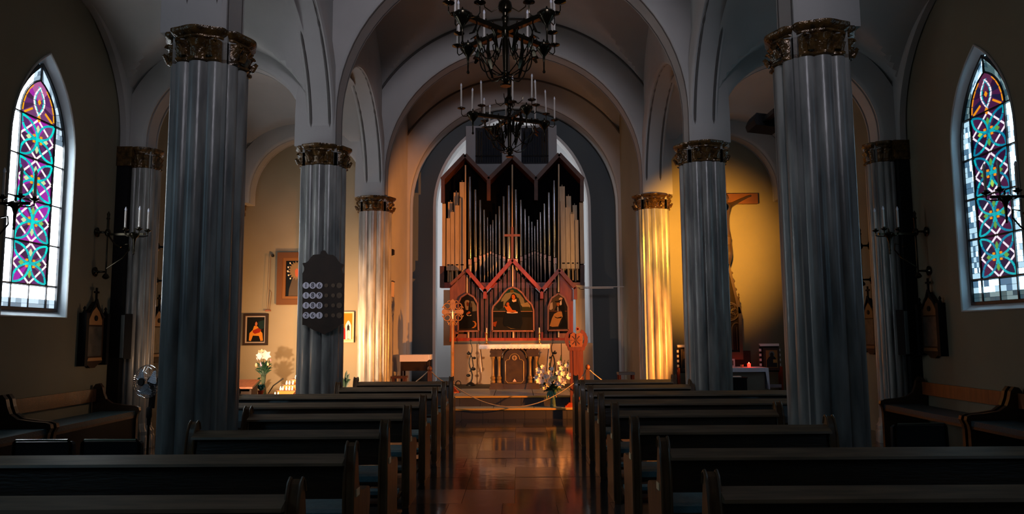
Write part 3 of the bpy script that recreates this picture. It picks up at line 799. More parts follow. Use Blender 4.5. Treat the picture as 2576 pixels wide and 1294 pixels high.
def chandelier(x, y, z, rz, label, lit=False):
    t = thing('chandelier', label, 'chandelier', (x, y, z), rz, 'bronze candle chandeliers over the aisle')
    # centre stem
    st = MB().lathe([(.001, -.63), (.03, -.62), (.055, -.585), (.055, -.56), (.038, -.54), (.05, -.525), (.05, -.50), (.028, -.48), (.034, -.30), (.042, -.12), (.03, -.08), (.04, -.06), (.05, 0),
                     (.05, .04), (.03, .07), (.035, .12), (.045, .14), (.045, .17), (.03, .19), (.035, .22), (.075, .25), (.085, .30), (.075, .35), (.04, .38), (.03, .42), (.03, .62), (.045, .66), (.02, .70), (.012, .72)], 18)
    st.build('stem', iron, t, 40)
    MB().tube([(0, 0, .7), (0, 0, 7.54 - z)], .008, 6).build('hanging_rod', blackiron, t)
    rnd = random.Random(3)
    for q in range(4):
        a = q * PI / 2 + PI / 4; A = empty_part = None
        d = Vector((math.cos(a), math.sin(a), 0)); s_ = Vector((-math.sin(a), math.cos(a), 0)); Z = Vector((0, 0, 1))
        R = .66
        arm = MB(); arm.bar(d * .03, d * R, .06, .055)
        ao = arm.build('arm', iron, t)
        fn = MB()
        for r in (.20, .31, .42, .53): fn.lathe([(.004, .025), (.010, .032), (.014, .045), (.009, .06), (.001, .07)], 8, tuple(d * r))
        fn.build('finial_row', iron, ao, 50)
        hn = MB().lathe([(.001, -.345), (.016, -.335), (.020, -.32), (.012, -.305), (.009, -.29), (.011, -.20), (.018, -.13), (.042, -.10), (.075, -.055), (.098, -.025), (.102, .01), (.08, .035), (.02, .05), (.008, .06), (.013, .07), (.006, .09), (.001, .095)], 18, tuple(d * R))
        hn.build('horn', iron, t, 40)
        # scrollwork under the arm, in the arm's vertical plane
        sc = MB()
        def pl(pts): return [d * a_ + Z * b_ for a_, b_ in pts]
        sc.tube(pl([(.30 + .145 * math.cos(u), -.20 + .205 * math.sin(u)) for u in [PI * .55 + 2 * PI * .86 * i / 22 for i in range(23)]]), .008, 6)
        sc.tube(pl([(.05, -.53), (.13, -.565), (.22, -.55), (.30, -.47), (.345, -.38), (.37, -.30)]), .008, 6)
        sc.tube(pl([(.05, -.52), (.16, -.45), (.30, -.34), (.40, -.22), (.46, -.10)]), .007, 6)
        sc.tube(pl([(.055, -.10), (.09, -.22), (.14, -.30), (.19, -.28), (.20, -.22), (.165, -.19)]), .007, 6)
        sc.build('scroll', iron, ao, 40)
        lf = MB()
        def leaf(pts, w):
            n = len(pts); vs = []
            for i, (a_, b_) in enumerate(pts):
                ww = w * math.sin(PI * min(.97, (i + .25) / n)); p = d * a_ + Z * b_
                vs += [p + s_ * ww + Z * .006, p - s_ * ww + Z * .006, p - s_ * ww - Z * .006, p + s_ * ww - Z * .006]
            fs = [(4 * i + j, 4 * i + (j + 1) % 4, 4 * i + 4 + (j + 1) % 4, 4 * i + 4 + j) for i in range(n - 1) for j in range(4)]
            lf.add(vs, fs)
        leaf([(.37, -.30), (.40, -.24), (.44, -.20), (.49, -.20), (.53, -.24)], .035)
        leaf([(.30, -.12), (.27, -.20), (.28, -.30), (.25, -.42), (.22, -.50)], .030)
        leaf([(.44, -.02), (.47, -.10), (.50, -.16), (.55, -.18)], .028)
        leaf([(.20, -.02), (.16, -.08), (.15, -.18), (.12, -.26)], .028)
        lf.build('leaf', iron, ao, 40)
        # three candle branches
        for th, ln_, dz in ((0, .20, .0), (1.9, .22, .02), (-1.9, .22, .02)):
            e = (d * math.cos(th) + s_ * math.sin(th)); c = d * R
            b = MB().tube([c + e * .06 - Z * .0, c + e * .11 - Z * .05, c + e * (ln_ - .03) - Z * .055, c + e * ln_ - Z * .02, c + e * ln_ + Z * (.03 + dz)], .007, 6)
            bo = b.build('branch', iron, t, 40)
            p = c + e * ln_ + Z * (.07 + dz)
            cu = link('drip_cup', CUP, t, tuple(p)); cn = link('candle', CAND_L[0], t, tuple(p + Z * .012)); link('bulb', CAND_L[1], cn, (0, 0, .36))
            cn.rotation_euler = (rnd.uniform(-.03, .03), rnd.uniform(-.03, .03), 0)
    # centre candles above and small lower branches
    for q in range(4):
        a = q * PI / 2; d = Vector((math.cos(a), math.sin(a), 0)); Z = Vector((0, 0, 1))
        MB().tube([d * .06 + Z * .30, d * .16 + Z * .24, d * .24 + Z * .30, d * .25 + Z * .36], .007, 6).build('upper_branch', iron, t, 40)
        MB().tube([d * .045 - Z * .55, d * .13 - Z * .57, d * .17 - Z * .55], .006, 6).build('lower_branch', iron, t, 40)
    MB().lathe([(.06, -.66), (.07, -.645), (.05, -.635)], 16).build('lower_ring', iron, t, 50)
    return t
chandelier(-.11, 8.38, 5.02, math.radians(0), 'nearer bronze candle chandelier, its top cut by the photo edge')
chandelier(-.10, 12.2, 5.10, math.radians(-20), 'farther bronze candle chandelier hanging in front of the organ')

# ------------------------------------------------------------------ wall sconces
def sconce(side, y, label, zc=2.80, flip=1):
    xw = WL if side < 0 else WR; sg = 1 if side < 0 else -1
    t = thing('wall_sconce', label, 'sconce', (xw, y, zc), 0, 'bronze candle sconces on the side walls')
    X = lambda v: sg * v
    for z in (.06, -.46):
        MB().lathe([(.001, 0), (.06, .002), (.065, .015), (.03, .03), (.016, .05), (.012, .14)] if side < 0 else [(.001, 0), (.06, -.002), (.065, -.015), (.03, -.03), (.016, -.05), (.012, -.14)], 14, (0, 0, z), 'x').build('wall_mount', iron, t, 45)
    r = MB().lathe([(.001, -.56), (.03, -.55), (.045, -.53), (.03, -.50), (.011, -.48), (.010, .0), (.03, .02), (.04, .05), (.028, .09), (.016, .10), (.016, .22), (.026, .24), (.016, .26), (.022, .30), (.001, .34)], 14, (X(.15), 0, 0))
    r.build('upright', iron, t, 45)
    MB().tube([(X(.15), 0, -.42), (X(.24), 0, -.36), (X(.36), 0, -.28), (X(.44), 0, -.18), (X(.43), 0, -.10), (X(.36), 0, -.11)], .008, 6).build('scroll', iron, t, 45)
    MB().tube([(X(.16), 0, .02), (X(.25), 0, -.10), (X(.33), 0, -.14)], .012, 6).build('leaf_scroll', iron, t, 45)
    MB().bar((X(.15), 0, .03), (X(.64), 0, .03), .03, .028).build('arm', iron, t)
    c = (X(.50), 0, .03)
    MB().lathe([(.001, -.27), (.012, -.26), (.008, -.235), (.014, -.22), (.010, -.19), (.016, -.10), (.03, -.05), (.062, -.02), (.07, 0), (.04, .02), (.012, .03), (.008, .06), (.001, .085)], 14, c).build('horn', iron, t, 45)
    for dx, dy in ((-.11, -.03), (.10, -.08), (.13, .09)):
        p = (c[0] + X(dx), dy, .085)
        MB().tube([(c[0], 0, .0), (c[0] + X(dx) * .7, dy * .7, .005), (p[0], p[1], .02), (p[0], p[1], .06)], .007, 6).build('branch', iron, t, 45)
        link('drip_cup', CUPS, t, p); k = link('candle', CAND_S[0], t, (p[0], p[1], p[2] + .01)); link('bulb', CAND_S[1], k, (0, 0, .24))
sconce(-1, 9.62, 'bronze sconce with three candles on the left wall, above the dark gothic plaque')
sconce(-1, 11.28, 'bronze sconce on the orange-lit part of the left wall')
sconce(-1, 7.30, 'bronze sconce in front of the left stained glass window, cut by the edge')
sconce(1, 9.72, 'dark bronze sconce right of the right wall pier', 2.74)
sconce(1, 11.30, 'dark bronze sconce between the big right column and the wall pier', 2.74)
sconce(1, 7.38, 'bronze sconce in front of the right stained glass window')

# ------------------------------------------------------------------ gothic plaques (stations) and line speakers
def plaque(side, y, zc, label, tint):
    xw = WL if side < 0 else WR; sg = 1 if side < 0 else -1
    t = thing('gothic_plaque', label, 'plaque', (xw, y, zc), 0, 'gothic wooden plaques on the side walls')
    X = lambda a, b: (min(sg * a, sg * b), max(sg * a, sg * b))
    H = .25
    def pr(poly, a, b): m_ = MB(); lo, hi = X(a, b); m_.prism(poly, lo, hi, 'x'); return m_
    out = [(-H, -.37), (-H, .20), (-.17, .24), (-.08, .33), (0, .40), (.08, .33), (.17, .24), (H, .20), (H, -.37), (.12, -.41), (.05, -.45), (-.05, -.45), (-.12, -.41)]
    pr(out, .005, .05).build('back_board', mat('plaque_wood', (.035, .018, .009), .6, spec=.2), t)
    for s_ in (-1, 1):
        MB().box(*[v for v in (X(.0, .10)[0], s_ * .24 - .03, -.42, X(.0, .10)[1], s_ * .24 + .03, .25)]).build('side_post', black, t)
        m_ = MB(); m_.lathe([(.03, .24), (.012, .29), (.02, .31), (.001, .34)], 8, (sg * .05, s_ * .24, 0)).build('pinnacle', black, t)
    m_ = MB()
    for s_ in (-1, 1): m_.tube([(sg * .06, s_ * .19, .20), (sg * .06, s_ * .12, .26), (sg * .06, s_ * .05, .34), (sg * .06, 0, .43)], .018, 6)
    m_.build('gable', black, t, 40)
    MB().box(X(.045, .065)[0], -.012, .40, X(.045, .065)[1], .012, .58).box(X(.045, .065)[0], -.05, .51, X(.045, .065)[1], .05, .535).build('cross', black, t)
    pr([(-.15, .10), (-.15, .16), (-.08, .27), (0, .33), (.08, .27), (.15, .16), (.15, .10)], .05, .062).build('gable_panel', tint, t)
    m_ = MB(); m_.lathe([(.001, 0), (.035, 0), (.035, sg * .01), (.001, sg * .01)], 12, (sg * .062, 0, .185), 'x').build('rosette', black, t)
    pr([(-.165, -.30), (-.165, .08), (.165, .08), (.165, -.30)], .05, .058).build('picture', mat('dim_painting', (.06, .055, .05), .5, noise=(.015, .022, .022), scale=9), t)
    pr([(-.17, -.36), (-.15, -.32), (.15, -.32), (.17, -.36)], .05, .075).build('caption_strip', tint, t)
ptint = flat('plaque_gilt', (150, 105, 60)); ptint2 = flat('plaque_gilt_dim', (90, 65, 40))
plaque(-1, 9.60, 1.55, 'dark gothic wooden plaque with a cross on the left wall, beside the wall pier', ptint)
plaque(-1, 11.30, 1.55, 'gothic wooden plaque with a cross on the orange-lit left wall', ptint)
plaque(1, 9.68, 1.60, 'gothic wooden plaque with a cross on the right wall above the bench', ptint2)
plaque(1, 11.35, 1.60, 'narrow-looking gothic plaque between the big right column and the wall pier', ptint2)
def speaker(x, y, z, side, label):
    t = thing('column_speaker', label, 'speaker', (x, y, z), math.radians(-35 if side < 0 else 35), 'slim column speakers on the wall piers')
    MB().box(-.05, 0, -.30, .05, .10, .30).build('cabinet', black, t)
    MB().box(-.042, -.006, -.285, .042, 0, .285).build('grille', flat('grey_grille', (120, 125, 125)), t)
speaker(-5.27, 9.95, 1.50, -1, 'slim grey column speaker on the left wall pier')
speaker(5.17, 9.95, 1.48, 1, 'slim grey column speaker on the right wall pier')

# ------------------------------------------------------------------ organ: everything in x relative to the opening axis OX
OX = -.085
def PL(pts, sc_, ox, oy, Y):                       # photo-crop points -> (x, z) on the plane y = Y
    out = []
    for a, b in pts:
        p = onY(ox + a / sc_, oy + b / sc_, Y); out.append((p.x, p.z))
    return out
YO = 17.35
org = thing('pipe_organ', 'pipe organ with silver pipes in a three-gabled dark wooden case above the altar', 'organ', (OX, YO, 0))
def O1(pts, Y=YO): return [(x - OX, z) for x, z in PL(pts, 4.3125, 1060, 340, Y)]
def O2(pts, Y=YO): return [(x - OX, z) for x, z in PL(pts, 4.977, 1080, 620, Y)]
# case back
bk = O1([(226, 500), (480, 240), (733, 505), (985, 255), (1240, 505), (1490, 240), (1750, 495), (1750, 1290)]) + O2([(1930, 500), (165, 500)]) + O1([(226, 1290)])
MB().prism(bk, .27, .30).build('case_back', void, org)
for a, b in ((0, 7), (7, 8)): pass
lx0 = O1([(226, 500)])[0]; lx1 = O1([(1750, 495)])[0]; zb = O2([(165, 510)])[0][1]
for nm, x in (('case_side', lx0[0]), ('case_side', lx1[0] - .03)):
    MB().box(x, .02, zb, x + .03, .30, lx0[1]).build(nm, case_wood, org)
gp = O1([(232, 500), (480, 236), (733, 500), (985, 250), (1240, 500), (1490, 228), (1746, 500)])
for (a, za), (b, zb_) in zip(gp[:-1], gp[1:]):
    MB().bar((a, .10, za), (b, .10, zb_), .75, .085, up=(0, 0, 1)).build('gable_board', case_wood, org) if False else None
def board(p, q, w, y0, y1, name, m, par):
    (a, za), (b, zb_) = p, q; d = Vector((b - a, zb_ - za)).normalized(); n = Vector((-d.y, d.x)) * w / 2
    return MB().prism([(a + n.x, za + n.y), (b + n.x, zb_ + n.y), (b - n.x, zb_ - n.y), (a - n.x, za - n.y)], y0, y1).build(name, m, par)
for p, q in zip(gp[:-1], gp[1:]): board(p, q, .095, -.22, .30, 'gable_board', case_wood, org)
for px_, y0_, y1_ in ((242, 500, 748), (734, 500, 725), (1242, 500, 722), (1735, 500, 735)):
    p, q = O1([(px_, y0_), (px_, y1_)]); board(p, q, .085, -.20, -.12, 'drop_post', case_wood, org)
# lower rail of the case
for a, b in (([(160, 250), (160, 520)]), ([(1915, 235), (1915, 510)])):
    p, q = O2([a, b]); board(p, q, .10, -.05, .03, 'case_post', case_wood, org)
p, q = O2([(150, 490), (1945, 488)]); board(p, q, .13, -.04, .03, 'case_rail', red_wood, org)
# thin front poles
for px_, y0_, y1_ in ((483, 340, 1500), (987, 335, 1010), (1487, 330, 1500)):
    p, q = O1([(px_, y0_), (px_, y1_)]); board(p, q, .030, -.14, -.115, 'front_pole', pine, org)
# metal pipes
cx_ = [525, 585, 637, 680, 717, 749, 775, 808, 846, 892, 947, 1025, 1080, 1125, 1166, 1200, 1230, 1260, 1292, 1335, 1383, 1440]
ty = [448, 587, 700, 805, 887, 967, 918, 855, 767, 660, 543, 587, 700, 797, 875, 937, 982, 915, 832, 740, 618, 488]
wd = [36, 32, 27, 22, 16, 14, 16, 20, 24, 28, 36, 34, 28, 22, 18, 14, 13, 16, 20, 24, 28, 34]
mt_ = [165, 140, 118, 105, 85, 68, 83, 100, 115, 135, 165, 165, 135, 112, 95, 80, 70, 82, 97, 112, 130, 155]
mbm = [240, 205, 175, 150, 125, 108, 125, 145, 170, 205, 230, 235, 200, 170, 145, 122, 105, 120, 145, 167, 200, 235]
for i in range(22):
    x, zt = O1([(cx_[i], ty[i])])[0]
    zm1 = O2([(0, mt_[i])])[0][1]; zm0 = O2([(0, mbm[i])])[0][1]; zf = O2([(0, 452)])[0][1]
    r = wd[i] / 4.3125 / 1870 * 17.5 / 2 * 1.12
    P = MB().lathe([(r * .92, zm0), (r, zm0 + .01), (r, zt), (r * .8, zt), (r * .8, zt - .02)], 18, (x, .08, 0)).build('metal_pipe', tin, org, 40)
    MB().lathe([(r * .22, zf), (r * .30, zf + .02), (r * .95, zm0)], 12, (x, .08, 0)).build('pipe_foot', tin_d, P, 40)
    MB().box(x - r * .85, .08 - r * 1.06, zm0 + .015, x + r * .85, .08 - r * .7, zm1).build('pipe_mouth', flat('pipe_mouth_lead', (190, 160, 155), .4), P)
    MB().box(x - r * 1.1, .08 - r * 1.15, zm1, x + r * 1.1, .08 - r * .6, zm1 + .012).build('pipe_lip', black, P)
# wooden pipes
def wpipe(x0, x1, ytop, ybot, y0, d, knob=True):
    (a, zt), (b, _) = O1([(x0, ytop), (x1, ytop)]); zb_ = O2([(0, ybot)])[0][1]
    P = MB().box(a, y0, zb_, b, y0 + d, zt).build('wooden_pipe', pine, org)
    c = (a + b) / 2
    MB().box(a + .02, y0 - .003, zb_ + .115, b - .02, y0 + .01, zb_ + .145).build('pipe_slot', black, P)
    if knob:
        MB().box(c - .006, y0 + d / 2 - .006, zt, c + .006, y0 + d / 2 + .006, zt + .05).build('tuning_rod', pine, P)
        MB().tube([(c, y0 + d / 2, zb_), (c, y0 + d / 2, zb_ - .27)], .022, 8).build('pipe_foot', pine, P)
for x0, x1, yt in ((273, 312, 905), (316, 358, 836), (366, 411, 765), (416, 469, 688)): wpipe(x0, x1, yt, 305, -.02, .09)
for x0, x1, yt in ((1508, 1557, 716), (1562, 1608, 787), (1614, 1656, 858), (1666, 1703, 923)): wpipe(x0, x1, yt, 295, -.02, .09)
for x0, x1, yt in ((283, 332, 715), (345, 398, 612), (410, 463, 498), (1503, 1560, 545), (1575, 1628, 651), (1645, 1692, 750)): wpipe(x0, x1, yt, 305, .14, .10)
for x0, x1, yt, yb in ((228, 263, 748, 250), (1714, 1757, 735, 235)):
    (a, zt), (b, _) = O1([(x0, yt), (x1, yt)]); MB().box(a, -.04, O2([(0, yb)])[0][1], b, .05, zt).build('corner_board', pine, org)
# upper swell box with its dark pipe bays
def OB(pts): return [(x - OX, z) for x, z in PL(pts, 1, 0, 0, 17.68)]
(bx0, bzt), (bx1, bzb) = OB([(1172, 317), (1402, 455)])
boxm = mat('pale_grey_box', (.34, .35, .37), .7)
b = MB().box(bx0, .34, bzb - .15, bx1, .60, bzt); 
for x0, x1 in ((1196, 1263), (1311, 1380)):
    (a0_, t0), (a1_, t1) = OB([(x0, 322), (x1, 412)])
    w_ = MB().box(a0_, .325, t1, a1_, .345, t0).build('dark_bay', mat('bay_black', (.004, .005, .012), .7), org)
    n = 11
    for i in range(n):
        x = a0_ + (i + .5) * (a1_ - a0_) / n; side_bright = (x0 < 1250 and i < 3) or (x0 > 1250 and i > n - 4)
        MB().lathe([(.011, t1 + .03), (.018, t1 + .20), (.018, t0 - .05 - .03 * (i % 3))], 8, (x, .31, 0)).build('upper_pipe', tin if side_bright else mat('dark_tin', (.06, .08, .12), .3, metal=.8), w_, 40)  # outermost pipes bright tin, the rest darker
    MB().box(a0_, .285, t1 + .17, a1_, .305, t1 + .20).build('pipe_rail', black, w_)
b.build('swell_box', boxm, org)
MB().box(bx0 + .02, .33, bzb - .14, bx1 - .02, .345, bzb + .25).build('box_apron', boxm, org)

# cream wall block under the organ and the step in front of it
def W1(x, y, Y=16.90): p = onY(x, y, Y); return p.x, p.z
xa, zt = W1(1135, 866); xb, _ = W1(1476, 866)
cw = thing('organ_plinth', 'cream panelled low wall carrying the organ behind the altar', 'plinth', ((xa + xb) / 2, 16.90, CHZ)); h = (xb - xa) / 2
segs = [(1135, 1198), (1199, 1300), (1301, 1400), (1401, 1476)]
for s0, s1 in segs:
    MB().box(W1(s0, 0)[0] - (xa + xb) / 2, 0, 0, W1(s1, 0)[0] - (xa + xb) / 2 - .006, .42, zt - CHZ).build('cream_panel', creamw, cw)
MB().box(-h, -.01, zt - CHZ, h, .42, zt - CHZ + .06).build('cornice', mat('slate_grey', (.10, .11, .11), .6), cw)
# cream side panels between plinth and organ case
for s0, s1, y0_, y1_ in ((1113, 1134, 728, 870), (1450, 1476, 716, 866)):
    a, z1 = W1(s0, y0_); b, z0 = W1(s1, y1_)
    MB().box(a - OX, -.18, z0, b - OX, -.13, z1).build('side_panel', creamw, org)

# ------------------------------------------------------------------ reredos with the three pointed pictures
YR = 16.98
rr = thing('reredos', 'red-framed three-gabled wooden screen holding three pointed religious paintings', 'altarpiece', (OX, YR, 0))
def R2(pts): return [(x - OX, z) for x, z in PL(pts, 4.977, 1080, 620, YR)]
rp = R2([(285, 500), (475, 300), (700, 565), (1040, 175), (1405, 565), (1625, 300), (1825, 530)])
for i, (p, q) in enumerate(zip(rp[:-1], rp[1:])):
    if i == 0: continue
    board(p, q, .085, -.16, .0, 'gable_board', red_wood, rr)
board(*R2([(270, 480), (475, 290)]), .06, -.10, .0, 'gable_board', brown_wood, rr)
for x, y0_, y1_ in ((700, 545, 660), (1405, 545, 660), (1825, 520, 668)):
    board(*R2([(x, y0_), (x, y1_)]), .075, -.16, .0, 'drop_post', red_wood, rr)
lp = R2([(258, 1195), (258, 530), (455, 335), (455, 590), (365, 690), (365, 1100), (330, 1150), (330, 1195)])
MB().prism(lp, -.02, .02).build('left_wing', brown_wood, rr)
MB().prism(R2([(330, 1195), (330, 1100), (470, 1100), (470, 1195)]), -.02, .02).build('left_wing_foot', brown_wood, rr)
rpn = R2([(1635, 350), (1800, 545), (1800, 1185), (1730, 1185), (1735, 760), (1690, 640), (1635, 595)])
MB().prism(rpn, -.02, .02).build('right_wing', red_wood, rr)
MB().prism(R2([(1625, 1195), (1625, 1090), (1800, 1090), (1800, 1195)]), -.02, .02).build('right_wing_foot', brown_wood, rr)
board(*R2([(258, 1172), (1800, 1172)]), .085, -.08, .03, 'base_beam', red_wood, rr)
board(*R2([(715, 488), (1620, 488)]), .12, .04, .06, 'cross_rail', red_wood, rr)
for x in (710, 1410):
    board(*R2([(x, 1075), (x, 1150)]), .05, -.04, .0, 'beam_bracket', red_wood, rr)
MB().prism(R2([(300, 1180), (300, 620), (475, 380), (700, 600), (1045, 250), (1405, 600), (1625, 370), (1790, 560), (1790, 1180)]), .075, .09).build('dark_backing', mat('slat_backing', (.02, .008, .004), .7), rr)
slat = mat('red_brown_slat', (.15, .045, .02), .4, noise=(.06, .018, .01), scale=3)
top = [(475, 350), (700, 620), (1040, 235), (1405, 620), (1625, 350), (1800, 560)]
def topy(x):
    for (a, ya), (b, yb) in zip(top[:-1], top[1:]):
        if a <= x <= b: return ya + (yb - ya) * (x - a) / (b - a)
    return 600
x = 500
while x < 1620:
    if True:
        y0_ = topy(x) + 20
        board(*R2([(x, y0_ if not 480 < x < 1800 else max(y0_, 240)), (x, 1155)]), .021, .02, .055, 'slat', slat if int(x / 19) % 3 else black, rr)
    x += 19
for x, y0_, y1_ in ((475, 360, 590), (1045, 235, 505), (1618, 345, 575), (490, 1070, 1155), (1052, 1065, 1155), (1618, 1062, 1142)):
    board(*R2([(x, y0_), (x, y1_)]), .034, -.03, .0, 'pale_rod', pine, rr)
# red-brown cross in front of the pipes
cr_ = thing('gable_cross', 'slim reddish wooden cross rising over the centre gable before the silver pipes', 'cross', (OX, 16.88, 0))
def C1(pts): return [(x - OX, z) for x, z in PL(pts, 4.3125, 1060, 340, 16.88)]
board(*C1([(987, 1000), (987, 1380)]), .055, -.03, .02, 'upright', brown_wood, cr_)
board(*C1([(900, 1090), (1072, 1090)]), .05, -.035, .015, 'crossbar', brown_wood, cr_)

def dim(c, k=.62): return tuple(int(255 * (v / 255) ** 1.45 * min(1, k * 1.45)) for v in c)
def picture(name, label, outline, layers, grp='pointed paintings of the altar screen', fr=brown_wood):
    """outline in crop px; layers = list of (part, polygon, colour)"""
    pts = R2(outline); cx0 = sum(p[0] for p in pts) / len(pts); 
    t = thing(name, label, 'painting', (OX + cx0, YR - .06, 0), 0, grp)
    L = lambda pp: [(x - cx0, z) for x, z in R2(pp)]
    MB().prism(L(outline), -.004, .03).build('panel', flat(name + '_ground', dim(layers[0][2], .42), .6), t)
    f = MB(); oo = L(outline); n = len(oo)
    for i in range(n): a, b = oo[i], oo[(i + 1) % n]; f.bar((a[0], -.015, a[1]), (b[0], -.015, b[1]), .035, .022, up=(0, 1, 0))
    f.build('moulding', fr, t)
    for i, (nm, poly, c) in enumerate(layers[1:]):
        MB().prism(L(poly), -.006 - .0012 * (i + 1), -.004).build(nm, flat('paint_%d_%d_%d' % dim(c, .58), dim(c, .58), .7), t)
    return t
picture('centre_painting', 'centre pointed painting of a seated woman in dark blue holding a child', 
    [(790, 1062), (790, 800), (805, 750), (870, 680), (930, 590), (985, 535), (1045, 515), (1100, 535), (1165, 590), (1210, 660), (1280, 730), (1305, 800), (1308, 1062)],
    [('', None, (62, 50, 28)),
     ('sky', [(800, 820), (805, 750), (870, 682), (930, 595), (985, 540), (1045, 520), (1100, 540), (1165, 595), (1208, 665), (1278, 735), (1300, 820)], (62, 72, 66)),
     ('teal_sky', [(900, 640), (935, 590), (985, 540), (1045, 520), (1100, 540), (1160, 595), (1120, 600), (1045, 565), (960, 600)], (30, 85, 80)),
     ('halo', [(890, 760), (905, 660), (955, 595), (1045, 570), (1130, 600), (1180, 660), (1200, 740), (1150, 745), (1120, 650), (1045, 620), (960, 700), (930, 770)], (150, 142, 116)),
     ('gold_disc', [(1012, 575), (1015, 552), (1035, 545), (1055, 552), (1058, 575), (1035, 585)], (130, 105, 35)),
     ('ledge', [(800, 812), (1300, 812), (1300, 822), (800, 822)], (165, 130, 105)),
     ('wall_dark', [(800, 822), (1300, 822), (1300, 890), (800, 890)], (24, 26, 22)),
     ('far_hill', [(830, 760), (880, 700), (930, 690), (925, 770), (870, 800)], (28, 42, 40)),
     ('birds', [(1140, 730), (1230, 700), (1265, 745), (1255, 790), (1170, 800), (1160, 750)], (165, 150, 115)),
     ('bushes', [(1160, 760), (1250, 760), (1290, 810), (1160, 810)], (75, 80, 40)),
     ('robe', [(925, 960), (945, 850), (985, 740), (1020, 640), (1035, 600), (1060, 592), (1090, 620), (1105, 680), (1135, 760), (1150, 850), (1168, 960), (1140, 1035), (1090, 1030), (1020, 1025), (940, 1000)], (12, 24, 36)),
     ('mantle', [(1000, 740), (1020, 640), (1035, 600), (1060, 592), (1090, 620), (1105, 690), (1080, 740), (1040, 760)], (10, 22, 20)),
     ('face', [(1035, 612), (1058, 606), (1074, 626), (1076, 655), (1062, 672), (1045, 668), (1032, 645)], (200, 120, 45)),
     ('collar', [(1036, 668), (1058, 676), (1090, 660), (1090, 692), (1055, 702), (1036, 690)], (225, 200, 170)),
     ('child_body', [(932, 740), (965, 760), (1000, 740), (1020, 770), (1040, 800), (1080, 805), (1100, 830), (1060, 825), (985, 830), (955, 780)], (205, 125, 50)),
     ('child_head', [(965, 725), (972, 708), (990, 703), (1002, 715), (1000, 740), (985, 750), (968, 742)], (198, 115, 45)),
     ('cloth', [(965, 820), (1040, 835), (1105, 820), (1108, 838), (1040, 842), (975, 840)], (225, 200, 180)),
     ('hem', [(960, 1000), (1020, 1026), (1080, 1030), (1020, 1034)], (150, 130, 90)),
     ('shoes', [(800, 955), (850, 940), (830, 1010), (805, 1000)], (165, 85, 20))])
picture('left_painting', 'left pointed painting of a white-haired figure in a black robe',
    [(365, 1065), (365, 720), (400, 640), (480, 592), (560, 640), (605, 720), (618, 1062)],
    [('', None, (42, 28, 16)),
     ('sky', [(520, 690), (555, 690), (595, 760), (600, 810), (530, 820)], (135, 125, 110)),
     ('robe', [(372, 1030), (375, 900), (430, 780), (470, 680), (540, 760), (545, 900), (540, 1025), (440, 1035)], (8, 8, 9)),
     ('hair', [(443, 700), (460, 676), (490, 676), (505, 690), (495, 720), (490, 800), (460, 800), (448, 750)], (170, 150, 130)),
     ('face', [(468, 705), (490, 700), (500, 730), (485, 755), (470, 745)], (130, 75, 35)),
     ('hands', [(465, 840), (500, 815), (520, 830), (500, 850), (470, 855)], (180, 110, 60)),
     ('sleeve', [(462, 850), (500, 870), (530, 860), (525, 872), (480, 872)], (215, 195, 170)),
     ('child', [(510, 720), (530, 705), (540, 740), (530, 770), (512, 760)], (90, 75, 60)),
     ('wheel', [(540, 935), (575, 940), (595, 970), (588, 1005), (560, 1025), (530, 1025), (560, 1005), (575, 980), (565, 955)], (190, 130, 50)),
     ('ground', [(372, 1062), (372, 1035), (612, 1035), (614, 1062)], (70, 50, 32))])
picture('right_painting', 'right pointed painting of a kneeling figure in a cream robe beside a black mantle',
    [(1485, 1055), (1487, 760), (1530, 650), (1615, 594), (1690, 645), (1735, 760), (1740, 1050)],
    [('', None, (58, 42, 28)),
     ('sky', [(1495, 810), (1497, 760), (1535, 660), (1612, 605), (1660, 640), (1600, 720), (1560, 810)], (115, 95, 70)),
     ('white_forms', [(1500, 790), (1510, 720), (1540, 700), (1545, 780), (1520, 800)], (200, 175, 150)),
     ('ledge', [(1492, 808), (1730, 808), (1730, 820), (1492, 820)], (120, 80, 60)),
     ('mantle', [(1640, 720), (1665, 690), (1690, 760), (1700, 900), (1735, 990), (1732, 1020), (1615, 1020), (1660, 950), (1650, 800), (1610, 760)], (8, 8, 8)),
     ('robe', [(1505, 1000), (1535, 900), (1560, 850), (1610, 820), (1655, 820), (1668, 880), (1640, 930), (1610, 1005), (1540, 1010)], (195, 150, 95)),
     ('scroll', [(1565, 880), (1600, 895), (1655, 880), (1655, 900), (1600, 905), (1570, 892)], (30, 22, 12)),
     ('face', [(1590, 715), (1620, 705), (1635, 730), (1615, 755), (1595, 745)], (185, 120, 60)),
     ('hood', [(1618, 660), (1640, 640), (1668, 650), (1660, 665), (1640, 720), (1632, 700), (1650, 670), (1625, 675)], (215, 180, 150)),
     ('hat', [(1570, 690), (1610, 685), (1655, 665), (1640, 690), (1600, 702), (1575, 700)], (35, 28, 20)),
     ('scarf', [(1635, 690), (1655, 690), (1655, 730), (1640, 745), (1630, 720)], (225, 205, 185)),
     ('stripe', [(1600, 760), (1612, 760), (1615, 815), (1602, 815)], (190, 175, 160))])

